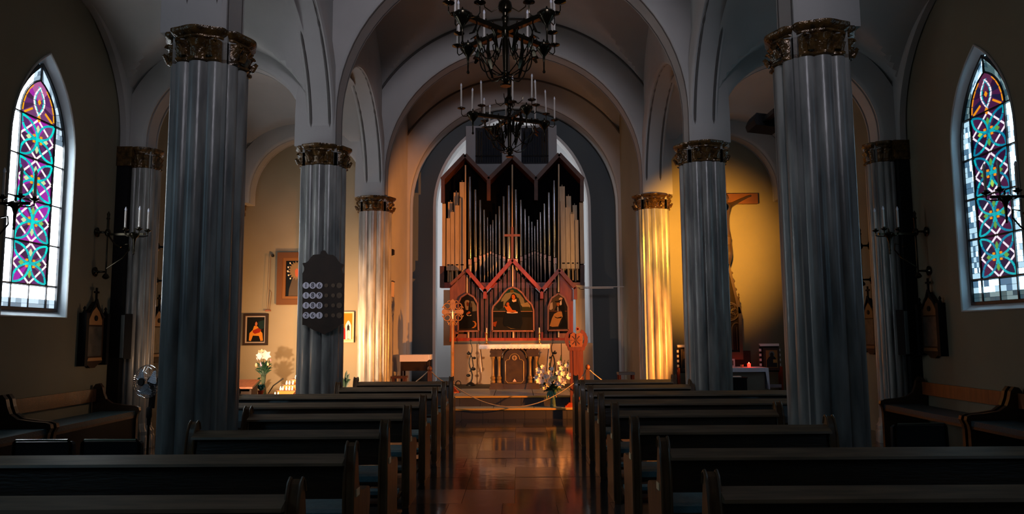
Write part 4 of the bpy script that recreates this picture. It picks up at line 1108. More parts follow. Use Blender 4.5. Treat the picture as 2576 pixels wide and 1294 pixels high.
# ------------------------------------------------------------------ altar
AX = -.055; YA = 15.3
al = thing('altar', 'dark carved wooden altar with twin columns on each side and an arched centre panel', 'altar', (AX, YA, CHZ))
K = .001
def am(x0, x1, z0, z1, y0, y1, nm='base', m=altar_m, par=al): return MB().box(x0, y0, z0, x1, y1, z1).build(nm, m, par)
am(-.30, .30, 0, .86, .03, .42, 'body')
for s_ in (-1, 1):
    a, b = sorted((s_ * .24, s_ * .50))
    am(a - .01, b + .01, 0, .045, -.06, .5, 'pedestal_step'); am(a, b, .045, .10, -.05, .48, 'pedestal_step')
    am(a + .01, b - .01, .10, .13, -.04, .46, 'pedestal_step')
    am(a, b, .66, .70, -.05, .48, 'entablature'); am(a + .012, b - .012, .70, .74, -.04, .46, 'entablature'); am(a, b, .74, .78, -.055, .48, 'entablature'); am(a + .01, b - .01, .78, .88, -.04, .46, 'entablature')
    am(a + .03, b - .03, .13, .66, .10, .46, 'side_panel')
    for q in (.315, .44):
        c = MB().lathe([(.045, .13), (.05, .15), (.05, .17), (.036, .19), (.048, .21), (.05, .245), (.034, .265), (.036, .28), (.030, .30), (.027, .56), (.033, .575), (.03, .59), (.045, .63), (.045, .66)], 14, (s_ * q, .0, 0)).build('column', mat('altar_column', (.17, .10, .035), .35), al, 40)
        am(s_ * q - .05, s_ * q + .05, .13, .225, -.05, .05, 'column_block', altar_m, c) if False else None
arc = [(-.215, .12), (-.215, .60)] + [(.215 * -math.cos(PI * i / 12), .62 + .20 * math.sin(PI * i / 12)) for i in range(13)] + [(.215, .60), (.215, .12)]
MB().prism(arc, -.03, .05).build('arched_panel', altar_m, al)
f = MB(); f.tube([(x, -.035, z) for x, z in [(-.25, .63), (-.235, .68)] + [(.25 * -math.cos(PI * i / 12), .64 + .22 * math.sin(PI * i / 12)) for i in range(1, 12)] + [(.235, .68), (.25, .63)]], .018, 6); f.build('arch_moulding', altar_m, al, 40)
f = MB(); pts = [(-.14, .13), (-.185, .18), (-.185, .56), (-.15, .60), (-.11, .60)] + [(.10 * -math.cos(PI * i / 8), .62 + .10 * math.sin(PI * i / 8)) for i in range(9)] + [(.11, .60), (.15, .60), (.185, .56), (.185, .18), (.14, .13)]
f.tube([(x, -.034, z) for x, z in pts + [pts[0]]], .009, 6); f.build('panel_beading', mat('worn_gilding', (.30, .19, .08), .3, metal=.3), al, 40)
MB().lathe([(.001, 0), (.05, 0), (.055, .012), (.001, .02)], 18, (0, -.05, .635), 'y').build('medallion', mat('medallion_brass', (.28, .17, .07), .35), al, 40)
MB().box(-.006, -.056, .60, .006, -.045, .67).box(-.028, -.056, .63, .028, -.045, .642).build('medallion_cross', altar_m, al)
MB().prism([(-.038, .155), (.038, .155), (0, .215)], -.036, -.03).build('white_triangle', flat('chalk_white', (215, 170, 160)), al)
am(-.26, .26, 0, .11, -.02, .45, 'base')
am(-.70, .70, .878, .905, -.10, .52, 'table_top')
# cloth
cl = MB(); n = 56; tz = .907
xs = [-.72 + 1.44 * i / n for i in range(n + 1)]
vs = []; fs = []
for i, x in enumerate(xs):
    sc_ = .020 * abs(math.sin(i * PI / 2.55)); rp_ = .004 * math.sin(i * 1.1)
    vs += [(x, .53, tz), (x, -.11, tz), (x, -.118 + rp_, tz - .02), (x, -.12 + rp_, tz - .075 - sc_)]
for i in range(n):
    for j in range(3): a = i * 4 + j; fs.append((a, a + 4, a + 5, a + 1))
cl.add(vs, fs)
for s_ in (-1, 1):
    ln_ = .55
    b0 = len(cl.v); m_ = 10
    for j in range(m_ + 1):
        y = -.118 + (.64) * j / m_; w_ = .012 * math.sin(j * 1.9)
        for q in range(5): cl.v.append((s_ * (.72 - .012 * q + w_ * (q / 4)), y, tz - ln_ * q / 4 - (.02 * (j % 2) if q == 4 else 0)))
    for j in range(m_):
        for q in range(4): a = b0 + j * 5 + q; cl.f.append((a, a + 5, a + 6, a + 1))
co = cl.build('altar_cloth', white_cloth, None, 60); co.location = (AX, YA, CHZ)
md = co.modifiers.new('t', 'SOLIDIFY'); md.thickness = .004
tag(co, 'white scalloped cloth hanging over the ends of the altar', 'cloth')
brass = mat('brass', (.60, .38, .14), .25, metal=.8)
for x, lb in ((1224, 'brass candlestick with a short candle at the left end of the altar'), (1357, 'brass candlestick with a short candle at the right end of the altar')):
    p = onY(x, 871, YA + .25)
    t = thing('candlestick', lb, 'candlestick', (p.x, YA + .25, CHZ + .911), 0, 'candlesticks on the altar')
    MB().lathe([(.05, 0), (.045, .012), (.012, .03), (.010, .05), (.026, .075), (.024, .10), (.010, .16), (.014, .18), (.008, .20), (.022, .22), (.022, .235)], 14).build('stand', brass, t, 45)
    MB().lathe([(.012, .23), (.012, .33), (.003, .335), (.002, .345)], 10).build('candle', ivory, t, 45)

# wrought candle stands beside the altar
def wrought(x, Y, label, s_=1):
    p = onY(x, 968, Y); t = thing('wrought_iron_stand', label, 'stand', (p.x, Y, CHZ - .004), 0, 'wrought iron crosses beside the altar')
    MB().lathe([(.11, 0), (.11, .02), (.07, .05), (.02, .08)], 14).build('base', blackiron, t, 40)
    pts = [(s_ * .035 * math.sin(i * .9), 0, .06 + i * .085) for i in range(11)]
    MB().tube(pts, [.022, .02, .018, .016, .016, .014, .014, .012, .012, .010, .009], 6).build('twisted_stem', blackiron, t, 40)
    MB().tube([(-.02, .01, .3), (.06 * s_, 0, .42), (.03 * s_, 0, .62), (-.05 * s_, 0, .75)], .012, 6).build('vine', blackiron, t, 40)
    for x_, z_, r in ((.06, .36, .045), (.08, .60, .035), (-.04, .70, .04), (-.05, .22, .04)):
        MB().ball((x_ * s_, 0, z_), r, 8, (1.2, .4, .8)).build('leaf', blackiron, t, 40)
    MB().box(-.007, -.007, .90, .007, .007, 1.03).box(-.035, -.007, .975, .035, .007, .988).build('cross', blackiron, t)
wrought(1184, 16.55, 'black wrought iron cross stand left of the altar')
wrought(1392, 16.55, 'black wrought iron cross stand right of the altar, behind the white flowers', -1)
k_ = MB(); k_.tube([(-.06, 0, 0), (-.055, 0, .06), (-.02, 0, .09), (.02, 0, .09), (.05, 0, .06), (.06, 0, 0)], .011, 6)
p = onY(1153, 967, 16.6); o = k_.build('iron_hoop', blackiron, None, 40, (p.x, 16.6, CHZ + .004)); tag(o, 'small black iron hoop on the floor left of the wrought stand', 'hoop')

# ------------------------------------------------------------------ carved cross on a staff, emblem post
ps = onY(1139, 785, 14.55)
cs = thing('cross_staff', 'gilded openwork cross on a tall wooden staff left of the steps', 'cross', (ps.x, 14.55, CHZ)); zc = ps.z - CHZ
MB().lathe([(.15, 0), (.15, .02), (.10, .05), (.07, .08), (.03, .12)], 14).build('foot', red_wood, cs, 40)
MB().lathe([(.026, .10), (.026, .75), (.034, .77), (.026, .79), (.024, zc - .22), (.034, zc - .20), (.02, zc - .18)], 12).build('staff', goldp, cs, 40)
m_ = MB(); m_.prism([(-.03, -.22), (.03, -.22), (.04, -.03), (.20, -.045), (.215, 0), (.20, .045), (.04, .03), (.045, .21), (0, .25), (-.045, .21), (-.04, .03), (-.20, .045), (-.215, 0), (-.20, -.045), (-.04, -.03)], -.015, .015)
o = m_.build('cross_body', goldp, cs); o.location = (0, 0, zc)
m_ = MB()
for sx in (-1, 1):
    for sz in (-1, 1):
        pts = [(sx * (.105 + .075 * math.cos(t) * (1 - t / 14)), 0, sz * (.105 + .075 * math.sin(t) * (1 - t / 14))) for t in [i * .42 - .8 for i in range(16)]]
        m_.tube(pts, .011, 6)
        pts = [(sx * (.17 + .035 * math.cos(t)), -.006, sz * (.07 + .035 * math.sin(t))) for t in [i * .5 for i in range(12)]]
        m_.tube(pts, .009, 6)
        m_.tube([(sx * (.07 + .03 * math.cos(t)), -.006, sz * (.19 + .03 * math.sin(t))) for t in [i * .5 for i in range(12)]], .009, 6)
for q in (-1, 1): m_.tube([(q * .02, 0, -.20), (q * .05, 0, -.26), (q * .08, 0, -.25), (q * .075, 0, -.215)], .010, 6)
o = m_.build('scrollwork', goldp, cs, 40); o.location = (0, 0, zc)
m_ = MB().tube([(-.06, -.025, .0), (0, -.03, -.02), (.06, -.025, .0)], .010, 6).tube([(0, -.03, .01), (0, -.03, -.07), (.005, -.03, -.14)], [.014, .016, .008], 6).ball((0, -.03, .03), .016)
o = m_.build('figure', mat('pewter_figure', (.5, .47, .45), .35, metal=.5), cs, 40); o.location = (0, 0, zc)

pe = onY(1449, 855, 13.53)
em = thing('emblem_post', 'fluted reddish wooden post carrying a round carved emblem right of the steps', 'post', (pe.x, 13.53, .19)); zc = pe.z - .19
MB().box(-.22, -.15, 0, .22, .15, .03).build('plinth', red_wood, em); MB().prism([(-.20, .03), (.20, .03), (.15, .08), (-.15, .08)], -.12, .12).build('foot', red_wood, em)
for i in range(4):
    x = -.12 + i * .0605; MB().prism([(x, .08), (x + .058, .08), (x + .058, 1.0), (x, 1.0)], -.06 - .01 * (i in (1, 2)), .05).build('fluted_board', mat('post_wood', (.12, .028, .010), .4, noise=(.08, .017, .006), scale=4, stretch=(6, 6, .7)), em)
MB().prism([(-.14, 1.0), (.14, 1.0), (.16, 1.06), (-.16, 1.06)], -.09, .07).build('cap', MATS['post_wood'], em)
# horseshoe ring
m_ = MB(); N = 30; g0, g1 = math.radians(62), math.radians(62 - 0 - 305); vs = []
for i in range(N + 1):
    a = g0 + (g1 - g0) * i / N; w_ = .205 + .006 * (i % 2)
    for r, y in ((.145, -.06), (w_, -.06), (w_, -.02), (.145, -.02)): vs.append((r * math.cos(a), y, r * math.sin(a)))
fs = [(4 * i + j, 4 * i + (j + 1) % 4, 4 * i + 4 + (j + 1) % 4, 4 * i + 4 + j) for i in range(N) for j in range(4)] + [(0, 1, 2, 3), (4 * N, 4 * N + 3, 4 * N + 2, 4 * N + 1)]
m_.add(vs, fs); o = m_.build('horseshoe_ring', MATS['post_wood'], em); o.location = (0, 0, zc)
m_ = MB().prism([(-.10, -.13), (-.115, .02), (-.105, .10), (-.04, .13), (.0, .10), (.06, .12), (.115, .10), (.115, -.02), (.10, -.13)], -.08, -.015); o = m_.build('open_book', brown_wood, em); o.location = (0, 0, zc)
m_ = MB()
for q in range(4):
    a = PI / 4 + q * PI / 2; m_.bar((0, -.083, -.01), (.09 * math.cos(a), -.083, -.01 + .10 * math.sin(a)), .012, .012, up=(0, 1, 0))
m_.bar((-.09, -.085, -.01), (.09, -.085, -.01), .01, .012, up=(0, 1, 0)); m_.bar((0, -.085, -.11), (0, -.085, .10), .012, .012, up=(0, 1, 0))
o = m_.build('carved_rays', case_wood, em); o.location = (0, 0, zc)
m_ = MB()
for q in range(8): a = q * PI / 4; m_.prism([(.012 * math.cos(a + 1.4), .012 * math.sin(a + 1.4)), (.05 * math.cos(a), .05 * math.sin(a)), (.012 * math.cos(a - 1.4), .012 * math.sin(a - 1.4))], -.05, -.035)
o = m_.build('star', red_wood, em); o.location = (.03, 0, zc + .19)
m_ = MB().tube([(-.09, -.07, -.145), (-.04, -.075, -.165), (.04, -.075, -.165), (.09, -.07, -.145)], .008, 6); o = m_.build('dark_crescent', black, em); o.location = (0, 0, zc)

# ------------------------------------------------------------------ rope barrier
ropem = mat('cream_rope', (.36, .29, .22), .7)
def rpost(x, Y, top_y, label):
    p = onY(x, top_y, Y); t = thing('rope_post', label, 'post', (p.x, Y, 0), 0, 'wooden rope posts'); z = p.z
    MB().box(-.032, -.032, .03, .032, .032, z - .09).build('post', case_wood if x > 1300 else brown_wood, t)
    MB().lathe([(.14, 0), (.14, .02), (.05, .04)], 16).build('base', brown_wood, t, 40)
    MB().lathe([(.02, z - .09), (.035, z - .075), (.042, z - .045), (.03, z - .015), (.001, z)], 14).build('ball_top', brown_wood, t, 50)
    return p
pa = rpost(1081, 13.0, 921, 'wooden rope post with ball top, before the left sanctuary table')
pb = rpost(1478, 13.0, 917, 'wooden rope post right of the emblem post')
def rope(a, b, sag, label, n=20, r=.009):
    a, b = Vector(a), Vector(b); m_ = MB()
    m_.tube([a.lerp(b, i / n) - Vector((0, 0, sag * 4 * (i / n) * (1 - i / n))) for i in range(n + 1)], r, 6); o = m_.build('rope', ropem, None, 60); tag(o, label, 'rope', 'barrier ropes'); return o
e1 = onY(1143, 967, 13.05); e2 = onY(1438, 966, 13.05)
rope((e1.x - .07, 13.05, e1.z + .02), (e2.x + .06, 13.05, e2.z + .03), .42, 'long cream rope sagging across the sanctuary steps')
rope((pa.x + .035, 13.0, pa.z - .10), (e1.x - .07, 13.05, e1.z + .02), .05, 'short rope from the left post towards the aisle')
rope((pa.x - .035, 13.0, pa.z - .10), (pa.x - .5, 13.0, pa.z - .42), .03, 'short rope going left from the left rope post')
rope((pb.x - .035, 13.0, pb.z - .10), (e2.x + .06, 13.05, e2.z + .03), .05, 'short rope from the right post towards the emblem post')
rope((pb.x + .035, 13.0, pb.z - .10), (pb.x + .5, 13.0, pb.z - .42), .03, 'short rope going right from the right rope post')

# ------------------------------------------------------------------ flowers
def blossom(mb, c, d, r, n=5, cup=.6):
    c = Vector(c); d = Vector(d).normalized(); x = d.cross(Vector((.3, .2, 1))).normalized(); y = d.cross(x)
    for k in range(n):
        a = 2 * PI * k / n; e = x * math.cos(a) + y * math.sin(a); s_ = d.cross(e)
        p = [c, c + e * r * .5 + s_ * r * .38 + d * r * cup * .5, c + e * r + d * r * cup, c + e * r * .5 - s_ * r * .38 + d * r * cup * .5, c + e * r * .55 + d * r * cup * .3]
        mb.add(p, [(0, 1, 4), (1, 2, 4), (2, 3, 4), (3, 0, 4)])
def leafblade(mb, a, b, w, bend=.0):
    a, b = Vector(a), Vector(b); d = (b - a); s_ = d.cross(Vector((0, 1, .1))).normalized() * w; u = Vector((0, 0, bend))
    m1 = a.lerp(b, .35) + u; m2 = a.lerp(b, .7) + u
    mb.add([a, m1 + s_, m2 + s_ * .7, b, m2 - s_ * .7, m1 - s_, m1 + Vector((0, .01, 0)), m2 + Vector((0, .01, 0))], [(0, 1, 6), (0, 6, 5), (1, 2, 7, 6), (6, 7, 4, 5), (2, 3, 7), (7, 3, 4)])
pf = onY(1391, 1022, 13.52)
fv = thing('flower_vase', 'glass vase of tall white gladioli standing on the sanctuary step', 'flowers', (pf.x, 13.52, .19))
MB().lathe([(.05, 0), (.055, .01), (.045, .10), (.05, .20), (.075, .30), (.08, .305)], 18).build('vase', glassg, fv, 40)
rnd = random.Random(11)
sx = 1 / 137.
def FP(x, y): return ((x - 1391) * sx, (1022 - y) * sx)
stems = MB()
spikes = [((1352, 930), (1360, 958)), ((1362, 925), (1372, 972)), ((1385, 930), (1386, 965)), ((1412, 915), (1400, 965)), ((1420, 922), (1408, 960)), ((1428, 945), (1405, 968))]
for (tx, ty_), (bx_, by_) in spikes + [((1412, 902), (1405, 930)), ((1422, 914), (1412, 935)), ((1431, 914), (1420, 945))]:
    a = FP(tx, ty_ - 6); stems.tube([(0, 0, .22), ((a[0]) * .5, 0, a[1] * .6), (a[0], rnd.uniform(-.05, .05), a[1])], .005, 5)
stems.build('stem', green_l, fv, 50)
bud = MB()
for x, y in ((1412, 905), (1420, 918), (1430, 918), (1428, 932), (1384, 918), (1358, 923), (1355, 915)):
    a, b = FP(x, y); bud.ball((a, 0, b), .016, 6, (.7, .7, 2.2))
bud.build('bud', green_l, fv, 50)
bl = 0
for (tx, ty_), (bx_, by_) in spikes:
    for i in range(5):
        t_ = i / 4; x, y = tx + (bx_ - tx) * t_ + rnd.uniform(-6, 6), ty_ + (by_ - ty_) * t_
        a, b = FP(x, y); mb = MB(); blossom(mb, (a, rnd.uniform(-.08, .02), b), (rnd.uniform(-.7, .7), -1, rnd.uniform(-.2, .6)), .050 + .015 * t_, 6, .5); mb.build('blossom', petal, fv, 60)
for x, y in ((1378, 968), (1396, 950), (1408, 957), (1404, 966), (1388, 955), (1372, 975)):
    a, b = FP(x, y); mb = MB(); blossom(mb, (a, -.10, b), (rnd.uniform(-.4, .4), -1, .2), .050, 6, .9); mb.build('blossom', petal_y if rnd.random() < .6 else petal, fv, 60)
lv = MB()
for i in range(46):
    a = rnd.uniform(0, 2 * PI); r = rnd.uniform(.06, .22); z = rnd.uniform(.22, .42)
    leafblade(lv, (.03 * math.cos(a), .03 * math.sin(a), .28 + rnd.uniform(-.03, .08)), (r * math.cos(a), r * math.sin(a) * .8, z), .025, .03)
for (a, b) in (((1366, 945), (1372, 975)), ((1400, 905), (1395, 960)), ((1425, 925), (1405, 975))):
    p, q = FP(*a), FP(*b); leafblade(lv, (q[0], 0, q[1]), (p[0], -.02, p[1]), .012)
o = lv.build('foliage', green_l, fv, 60); o['kind'] = 'stuff'
lv = MB()
for a in (-.12, -.07, -.02, .04): leafblade(lv, (a * .5, -.06, .30), (a, -.12, .12), .022, .02)
lv.build('leaf', teal_l, fv, 60)

# ------------------------------------------------------------------ sanctuary sides
def boxthing(name, label, cat, loc, parts, rz=0, group=None):
    t = thing(name, label, cat, loc, rz, group)
    for nm, m, b in parts: MB().box(*b).build(nm, m, t)
    return t
dk = mat('very_dark_wood', (.022, .012, .008), .6, spec=.2)
pt = onY(1047, 893, 15.6)
t = boxthing('side_table', 'dark side table under a short white cloth left in the sanctuary', 'table', (pt.x, 15.6, CHZ), [('table_top', dk, (-.30, -.22, .66, .30, .22, .70))] + [('leg', dk, (a - .02, b - .02, 0, a + .02, b + .02, .66)) for a in (-.27, .27) for b in (-.19, .19)] + [('apron', dk, (-.28, -.20, .38, .28, .20, .66))])
c = MB().box(-.31, -.23, .70, .31, .23, .705).box(-.314, -.235, .57, .25, -.229, .705).box(-.314, -.235, .57, -.308, .23, .705).box(.308, -.235, .60, .314, .23, .705).prism([(.25, .705), (.314, .705), (.314, .62), (.25, .57)], -.235, -.229, 'y')
o = c.build('table_cloth', white_cloth, None, None, (pt.x, 15.6, CHZ)); tag(o, 'short white cloth on the dark sanctuary side table', 'cloth')
pt = onY(1006, 938, 14.95)
boxthing('low_bench', 'low dark bench beside the farthest left column', 'bench', (pt.x - .02, 14.95, CHZ), [('seat', case_wood, (-.14, -.15, .26, .16, .15, .30)), ('leg', case_wood, (-.12, -.13, 0, -.08, .13, .26)), ('leg', case_wood, (.10, -.13, 0, .14, .13, .26))])
pt = onY(1574, 934, 14.95)
boxthing('stool', 'low wooden stool with a grey seat left of the farthest right column', 'stool', (pt.x, 14.95, CHZ), [('seat', mat('grey_seat', (.15, .15, .15), .6), (-.16, -.15, .30, .16, .15, .35))] + [('leg', red_wood, (a - .02, b - .02, 0, a + .02, b + .02, .30)) for a in (-.13, .13) for b in (-.12, .12)])
for (x, y, Y, s_) in ((991, 632, 15.2, .10), (990, 672, 15.4, .06)):
    p = onX(x, y, CX - NW + .05)
t = thing('wall_speaker', 'small dark speaker on the sanctuary side wall, above the left lamp shadow', 'speaker', (CX - NW, 14.75, 3.05))
MB().prism([(0, 0), (.12, .04), (.12, .14), (0, .16)], -.07, .07, 'y').build('cabinet', black, t); MB().box(.12, -.06, .045, .125, .06, .135).build('grille', dk, t)
t = thing('fuse_box', 'small cream box on the sanctuary side wall, below the dark speaker', 'box', (CX - NW, 14.9, 2.25))
MB().box(0, -.10, 0, .09, .10, .30).build('housing', creamw, t); MB().box(.0, -.11, .30, .10, .11, .32).build('lid', dk, t)
# fluorescent rail right of the organ
pr_ = onY(1545, 725, 17.1); pl_ = onY(1456, 722, 17.1)
t = thing('tube_lamp', 'thin white tube lamp reaching from the organ to the right sanctuary wall', 'lamp', ((pr_.x + pl_.x) / 2, 17.1, pr_.z)); hw = (pr_.x - pl_.x) / 2
MB().box(-hw, -.012, .02, CX + NW - (pr_.x + pl_.x) / 2, .012, .035).build('rail', white_wall, t); MB().tube([(-hw + .03, -.01, 0), (hw - .02, -.01, 0)], .012, 8).build('tube', white_wall, t)
MB().box(-.45, .0, -.30, -.05, .02, .02).build('mounting_plate', creamw, t) if False else None

# ------------------------------------------------------------------ left aisle end wall
YW = 14.48
def frame(name, label, x0, y0, x1, y1, fw, fm, layers, ground, cat='picture', Y=YW, inner=None, grp='framed pictures on the left end wall'):
    a, b = onY(x0, y0, Y), onY(x1, y1, Y); cx0, cz0 = (a.x + b.x) / 2, (a.z + b.z) / 2; w, h = (b.x - a.x) / 2, (a.z - b.z) / 2
    t = thing(name, label, cat, (cx0, Y, cz0), 0, grp)
    MB().box(-w, -.012, -h, w, 0, h).build('picture_panel', flat(name + '_ground', dim(ground, .7), .6), t)
    for q in range(2 if inner else 1):
        m_ = fm if q == 0 else inner; o_ = 0 if q == 0 else fw; f_ = fw if q == 0 else fw * .5; d0, d1 = (-.05, -.003) if q == 0 else (-.035, -.003)
        W, Hh = w - o_, h - o_
        for i, bx in enumerate(((-W, d0, Hh - f_, W, d1, Hh), (-W, d0, -Hh, W, d1, -Hh + f_), (-W, d0, -Hh + f_, -W + f_, d1, Hh - f_), (W - f_, d0, -Hh + f_, W, d1, Hh - f_))):
            MB().box(*bx).build('frame_rail' if q == 0 else 'slip_rail', m_, t)
    for i, (nm, poly, c) in enumerate(layers):
        pts = [(p.x - cx0, p.z - cz0) for p in (onY(px_, py_, Y - .015) for px_, py_ in poly)]
        MB().prism(pts, -.014 - .001 * i, -.012).build(nm, flat('paint_%d_%d_%d' % dim(c, .75), dim(c, .75), .6), t)
    return t
def Z(pts, sc_, ox, oy): return [(ox + a / sc_, oy + b / sc_) for a, b in pts]
z1 = lambda *p: Z(p, 2.941, 580, 560)
frame('saint_picture', 'small dark framed picture of a veiled woman holding roses, above the lily vase', 614, 790, 674, 869, .045, dk,
      [('sky', z1((195, 740), (250, 720), (250, 780), (205, 800)), (45, 70, 68)), ('veil', z1((165, 790), (175, 740), (190, 724), (203, 735), (208, 770), (215, 800)), (14, 14, 16)), ('face', z1((182, 745), (190, 733), (199, 745), (197, 762), (188, 770), (181, 760)), (190, 130, 95)),
       ('cream_mantle', z1((135, 875), (140, 820), (165, 795), (175, 765), (200, 770), (215, 795), (235, 820), (240, 875), (222, 878), (210, 840), (165, 838), (150, 878)), (205, 150, 65)), ('habit', z1((165, 840), (210, 842), (222, 878), (152, 878)), (30, 22, 18)), ('roses', z1((165, 800), (205, 782), (228, 795), (215, 815), (180, 825), (165, 815)), (160, 60, 30))],
      (22, 28, 26), inner=mat('grey_slip', (.30, .24, .20), .4))
z2 = lambda *p: Z(p, 5.389, 690, 620)
rays = []
frame('madonna_picture', 'large gilt framed picture of a crowned figure, half hidden by the number-board column', 700, 636, 782, 767, .11, mat('gilt_frame', (.11, .042, .008), .5, spec=.2),
      [('body', z2((190, 675), (200, 580), (225, 500), (250, 420), (300, 400), (360, 420), (400, 500), (420, 675)), (110, 100, 88)), ('halo', z2(*[(310 + (125 if i % 2 else 90) * math.cos(2 * PI * i / 40), 330 - (135 if i % 2 else 100) * math.sin(2 * PI * i / 40)) for i in range(40)]), (150, 130, 100)),
       ('face', z2((280, 330), (300, 300), (330, 310), (335, 380), (310, 420), (285, 400)), (190, 120, 90)), ('star', z2((170, 335), (185, 325), (198, 340), (184, 355)), (235, 220, 200)), ('star', z2((205, 225), (216, 215), (226, 232), (214, 243)), (235, 220, 200)), ('star', z2((178, 280), (190, 272), (200, 286), (188, 298)), (235, 220, 200)), ('star', z2((182, 390), (194, 380), (206, 394), (192, 405)), (235, 220, 200)), ('star', z2((208, 435), (218, 425), (230, 438), (216, 450)), (235, 220, 200))],
      (12, 30, 42), inner=mat('gilt_slip', (.16, .065, .012), .5, spec=.2))
z3 = lambda *p: Z(p, 2.941, 580, 560)
frame('ikon_picture', 'colourful picture of a red figure beside a white gate, right of the number-board column', 838, 785, 891, 862, .03, mat('pale_frame', (.45, .33, .20), .5),
      [('sky', z3((790, 680), (905, 680), (905, 780), (790, 780)), (200, 140, 30)), ('ground', z3((790, 865), (905, 865), (905, 880), (790, 880)), (215, 190, 165)), ('red_robe', z3((795, 865), (800, 790), (830, 760), (848, 790), (858, 865)), (190, 12, 12)),
       ('gate', z3((850, 865), (850, 760), (862, 735), (872, 725), (882, 735), (892, 760), (892, 865)), (190, 205, 215)), ('door', z3((862, 865), (862, 770), (871, 752), (880, 770), (880, 865)), (40, 35, 40)), ('figure', z3((864, 862), (864, 805), (871, 795), (880, 805), (880, 862)), (225, 210, 200))],
      (190, 150, 40))
# pull cord pulley
pc = onY(683, 640, YW)
t = thing('cord_pulley', 'thin cord running from a small wall pulley down to a wooden cleat', 'cord', (pc.x, YW, pc.z))
MB().lathe([(.001, 0), (.03, -.004), (.03, -.02), (.01, -.05)], 10, (.03, 0, -.03), 'y').build('pulley', blackiron, t, 40)
e = onY(675, 780, YW); m_ = MB().tube([(0, -.03, 0), (-.02, -.03, -.7), (e.x - pc.x, -.03, e.z - pc.z)], .005, 5).tube([(-.01, -.03, -.7), (.03, -.03, -.75), (e.x - pc.x + .03, -.03, e.z - pc.z)], .005, 5); m_.build('cord', mat('brown_cord', (.12, .06, .03), .6), t, 40)
MB().box(e.x - pc.x - .05, -.04, e.z - pc.z - .03, e.x - pc.x + .05, 0, e.z - pc.z).build('cleat', brown_wood, t)

# lily vase on a stand
pv = onY(662, 985, 13.2); YV = 13.2; s0 = 1 / 139.
boxthing('flower_stand', 'low brown stand under the lily vase', 'stand', (pv.x, YV, 0), [('top', brown_wood, (-.22, -.17, .44, .22, .17, .47))] + [('leg', brown_wood, (a - .02, b - .02, 0, a + .02, b + .02, .44)) for a in (-.18, .18) for b in (-.13, .13)])
fv = thing('lily_vase', 'vase of white lilies with one orange bud near the left aisle wall', 'flowers', (pv.x, YV, .47))
z0_ = onY(662, 975, YV).z
V = lambda x, y: ((x - 662) * s0, onY(x, y, YV).z - .47)
MB().lathe([(.05, 0), (.055, .01), (.05, .12), (.03, .18), (.045, .34), (.05, .345)], 16).build('vase', glassg, fv, 40)
q = lambda x, y: V(600 + x / 9.244, 860 + y / 9.244)
st = MB()
for a, b in (((545, 330), (590, 720)), ((640, 330), (600, 720)), ((405, 520), (560, 680)), ((530, 520), (580, 700)), ((675, 520), (600, 700)), ((720, 430), (610, 700)), ((760, 540), (620, 720))):
    p0, p1 = q(*a), q(*b); st.tube([(p0[0], 0, p0[1]), ((p0[0] + p1[0]) / 2 + .01, 0, (p0[1] + p1[1]) / 2), (p1[0], 0, p1[1])], .004, 5)
st.build('stem', green_l, fv, 50)
for (x, y), r, d, m_ in (((500, 330), .085, (-.5, -1, .1), petal), ((625, 320), .095, (.4, -1, .1), petal), ((520, 245), .07, (0, -.6, 1), petal_y), ((440, 390), .05, (-1, -.6, -.5), petal)):
    a, b = q(x, y); mb = MB(); blossom(mb, (a, -.03, b), d, r, 6, .35); mb.build('lily', m_, fv, 60)
for (x, y), m_, r in (((408, 545), petal_y, .03), ((675, 525), petal_y, .028), ((525, 520), flat('violet_petal', (200, 180, 215)), .035), ((735, 430), flat('pink_bud', (205, 150, 150)), .02)):
    a, b = q(x, y); MB().ball((a, -.02, b), r, 8, (.75, .75, 1.3)).build('bud', m_, fv, 50)
lv = MB()
for i in range(40):
    a = rnd.uniform(0, 2 * PI); r = rnd.uniform(.04, .16); leafblade(lv, (0, 0, .36 + rnd.uniform(-.06, .1)), (r * math.cos(a), r * math.sin(a) * .6, .42 + rnd.uniform(-.05, .18)), .02, .02)
o = lv.build('foliage', green_l, fv, 60); o['kind'] = 'stuff'
def potplant(x, y, Y, label, n, r, m_, hgt, pot=.06, zb_=None, mpot=red_wood, seed=1):
    p = onY(x, y, Y); z = p.z if zb_ is None else zb_
    t = thing('potted_plant', label, 'plant', (p.x, Y, z)); rn = random.Random(seed)
    MB().lathe([(pot * .7, 0), (pot, .09), (pot * 1.08, .10), (pot * .9, .085)], 14).build('pot', mpot, t, 40)
    for i in range(n):
        a = rn.uniform(0, 2 * PI); l = MB(); leafblade(l, (0, 0, .08), (r * math.cos(a), r * math.sin(a) * .6, .08 + hgt * rn.uniform(.4, 1)), .028, .05); l.build('leaf', m_, t, 60)
    return t
boxthing('plant_shelf', 'long low brown shelf along the left end wall carrying the potted plants', 'shelf', (onY(650, 0, 13.75).x - .05, 13.78, 0), [('board', brown_wood, (-.45, -.14, .40, .55, .14, .43)), ('leg', brown_wood, (-.43, -.10, 0, -.38, .10, .40)), ('leg', brown_wood, (.48, -.10, 0, .53, .10, .40))])
potplant(640, 975, 13.75, 'potted plant with broad dark leaves behind and left of the lilies', 7, .15, green_l, .26, zb_=.43, seed=4)
potplant(656, 978, 12.78, 'small potted plant with bright teal leaves below the lily vase', 14, .08, teal_l, .10, .05, zb_=.47, seed=5)
boxthing('side_stool', 'small stool carrying the teal-leaved plant', 'stool', (onY(656, 978, 12.78).x, 12.78, 0), [('seat', brown_wood, (-.11, -.11, .44, .11, .11, .47))] + [('leg', brown_wood, (a - .015, b - .015, 0, a + .015, b + .015, .44)) for a in (-.09, .09) for b in (-.09, .09)])
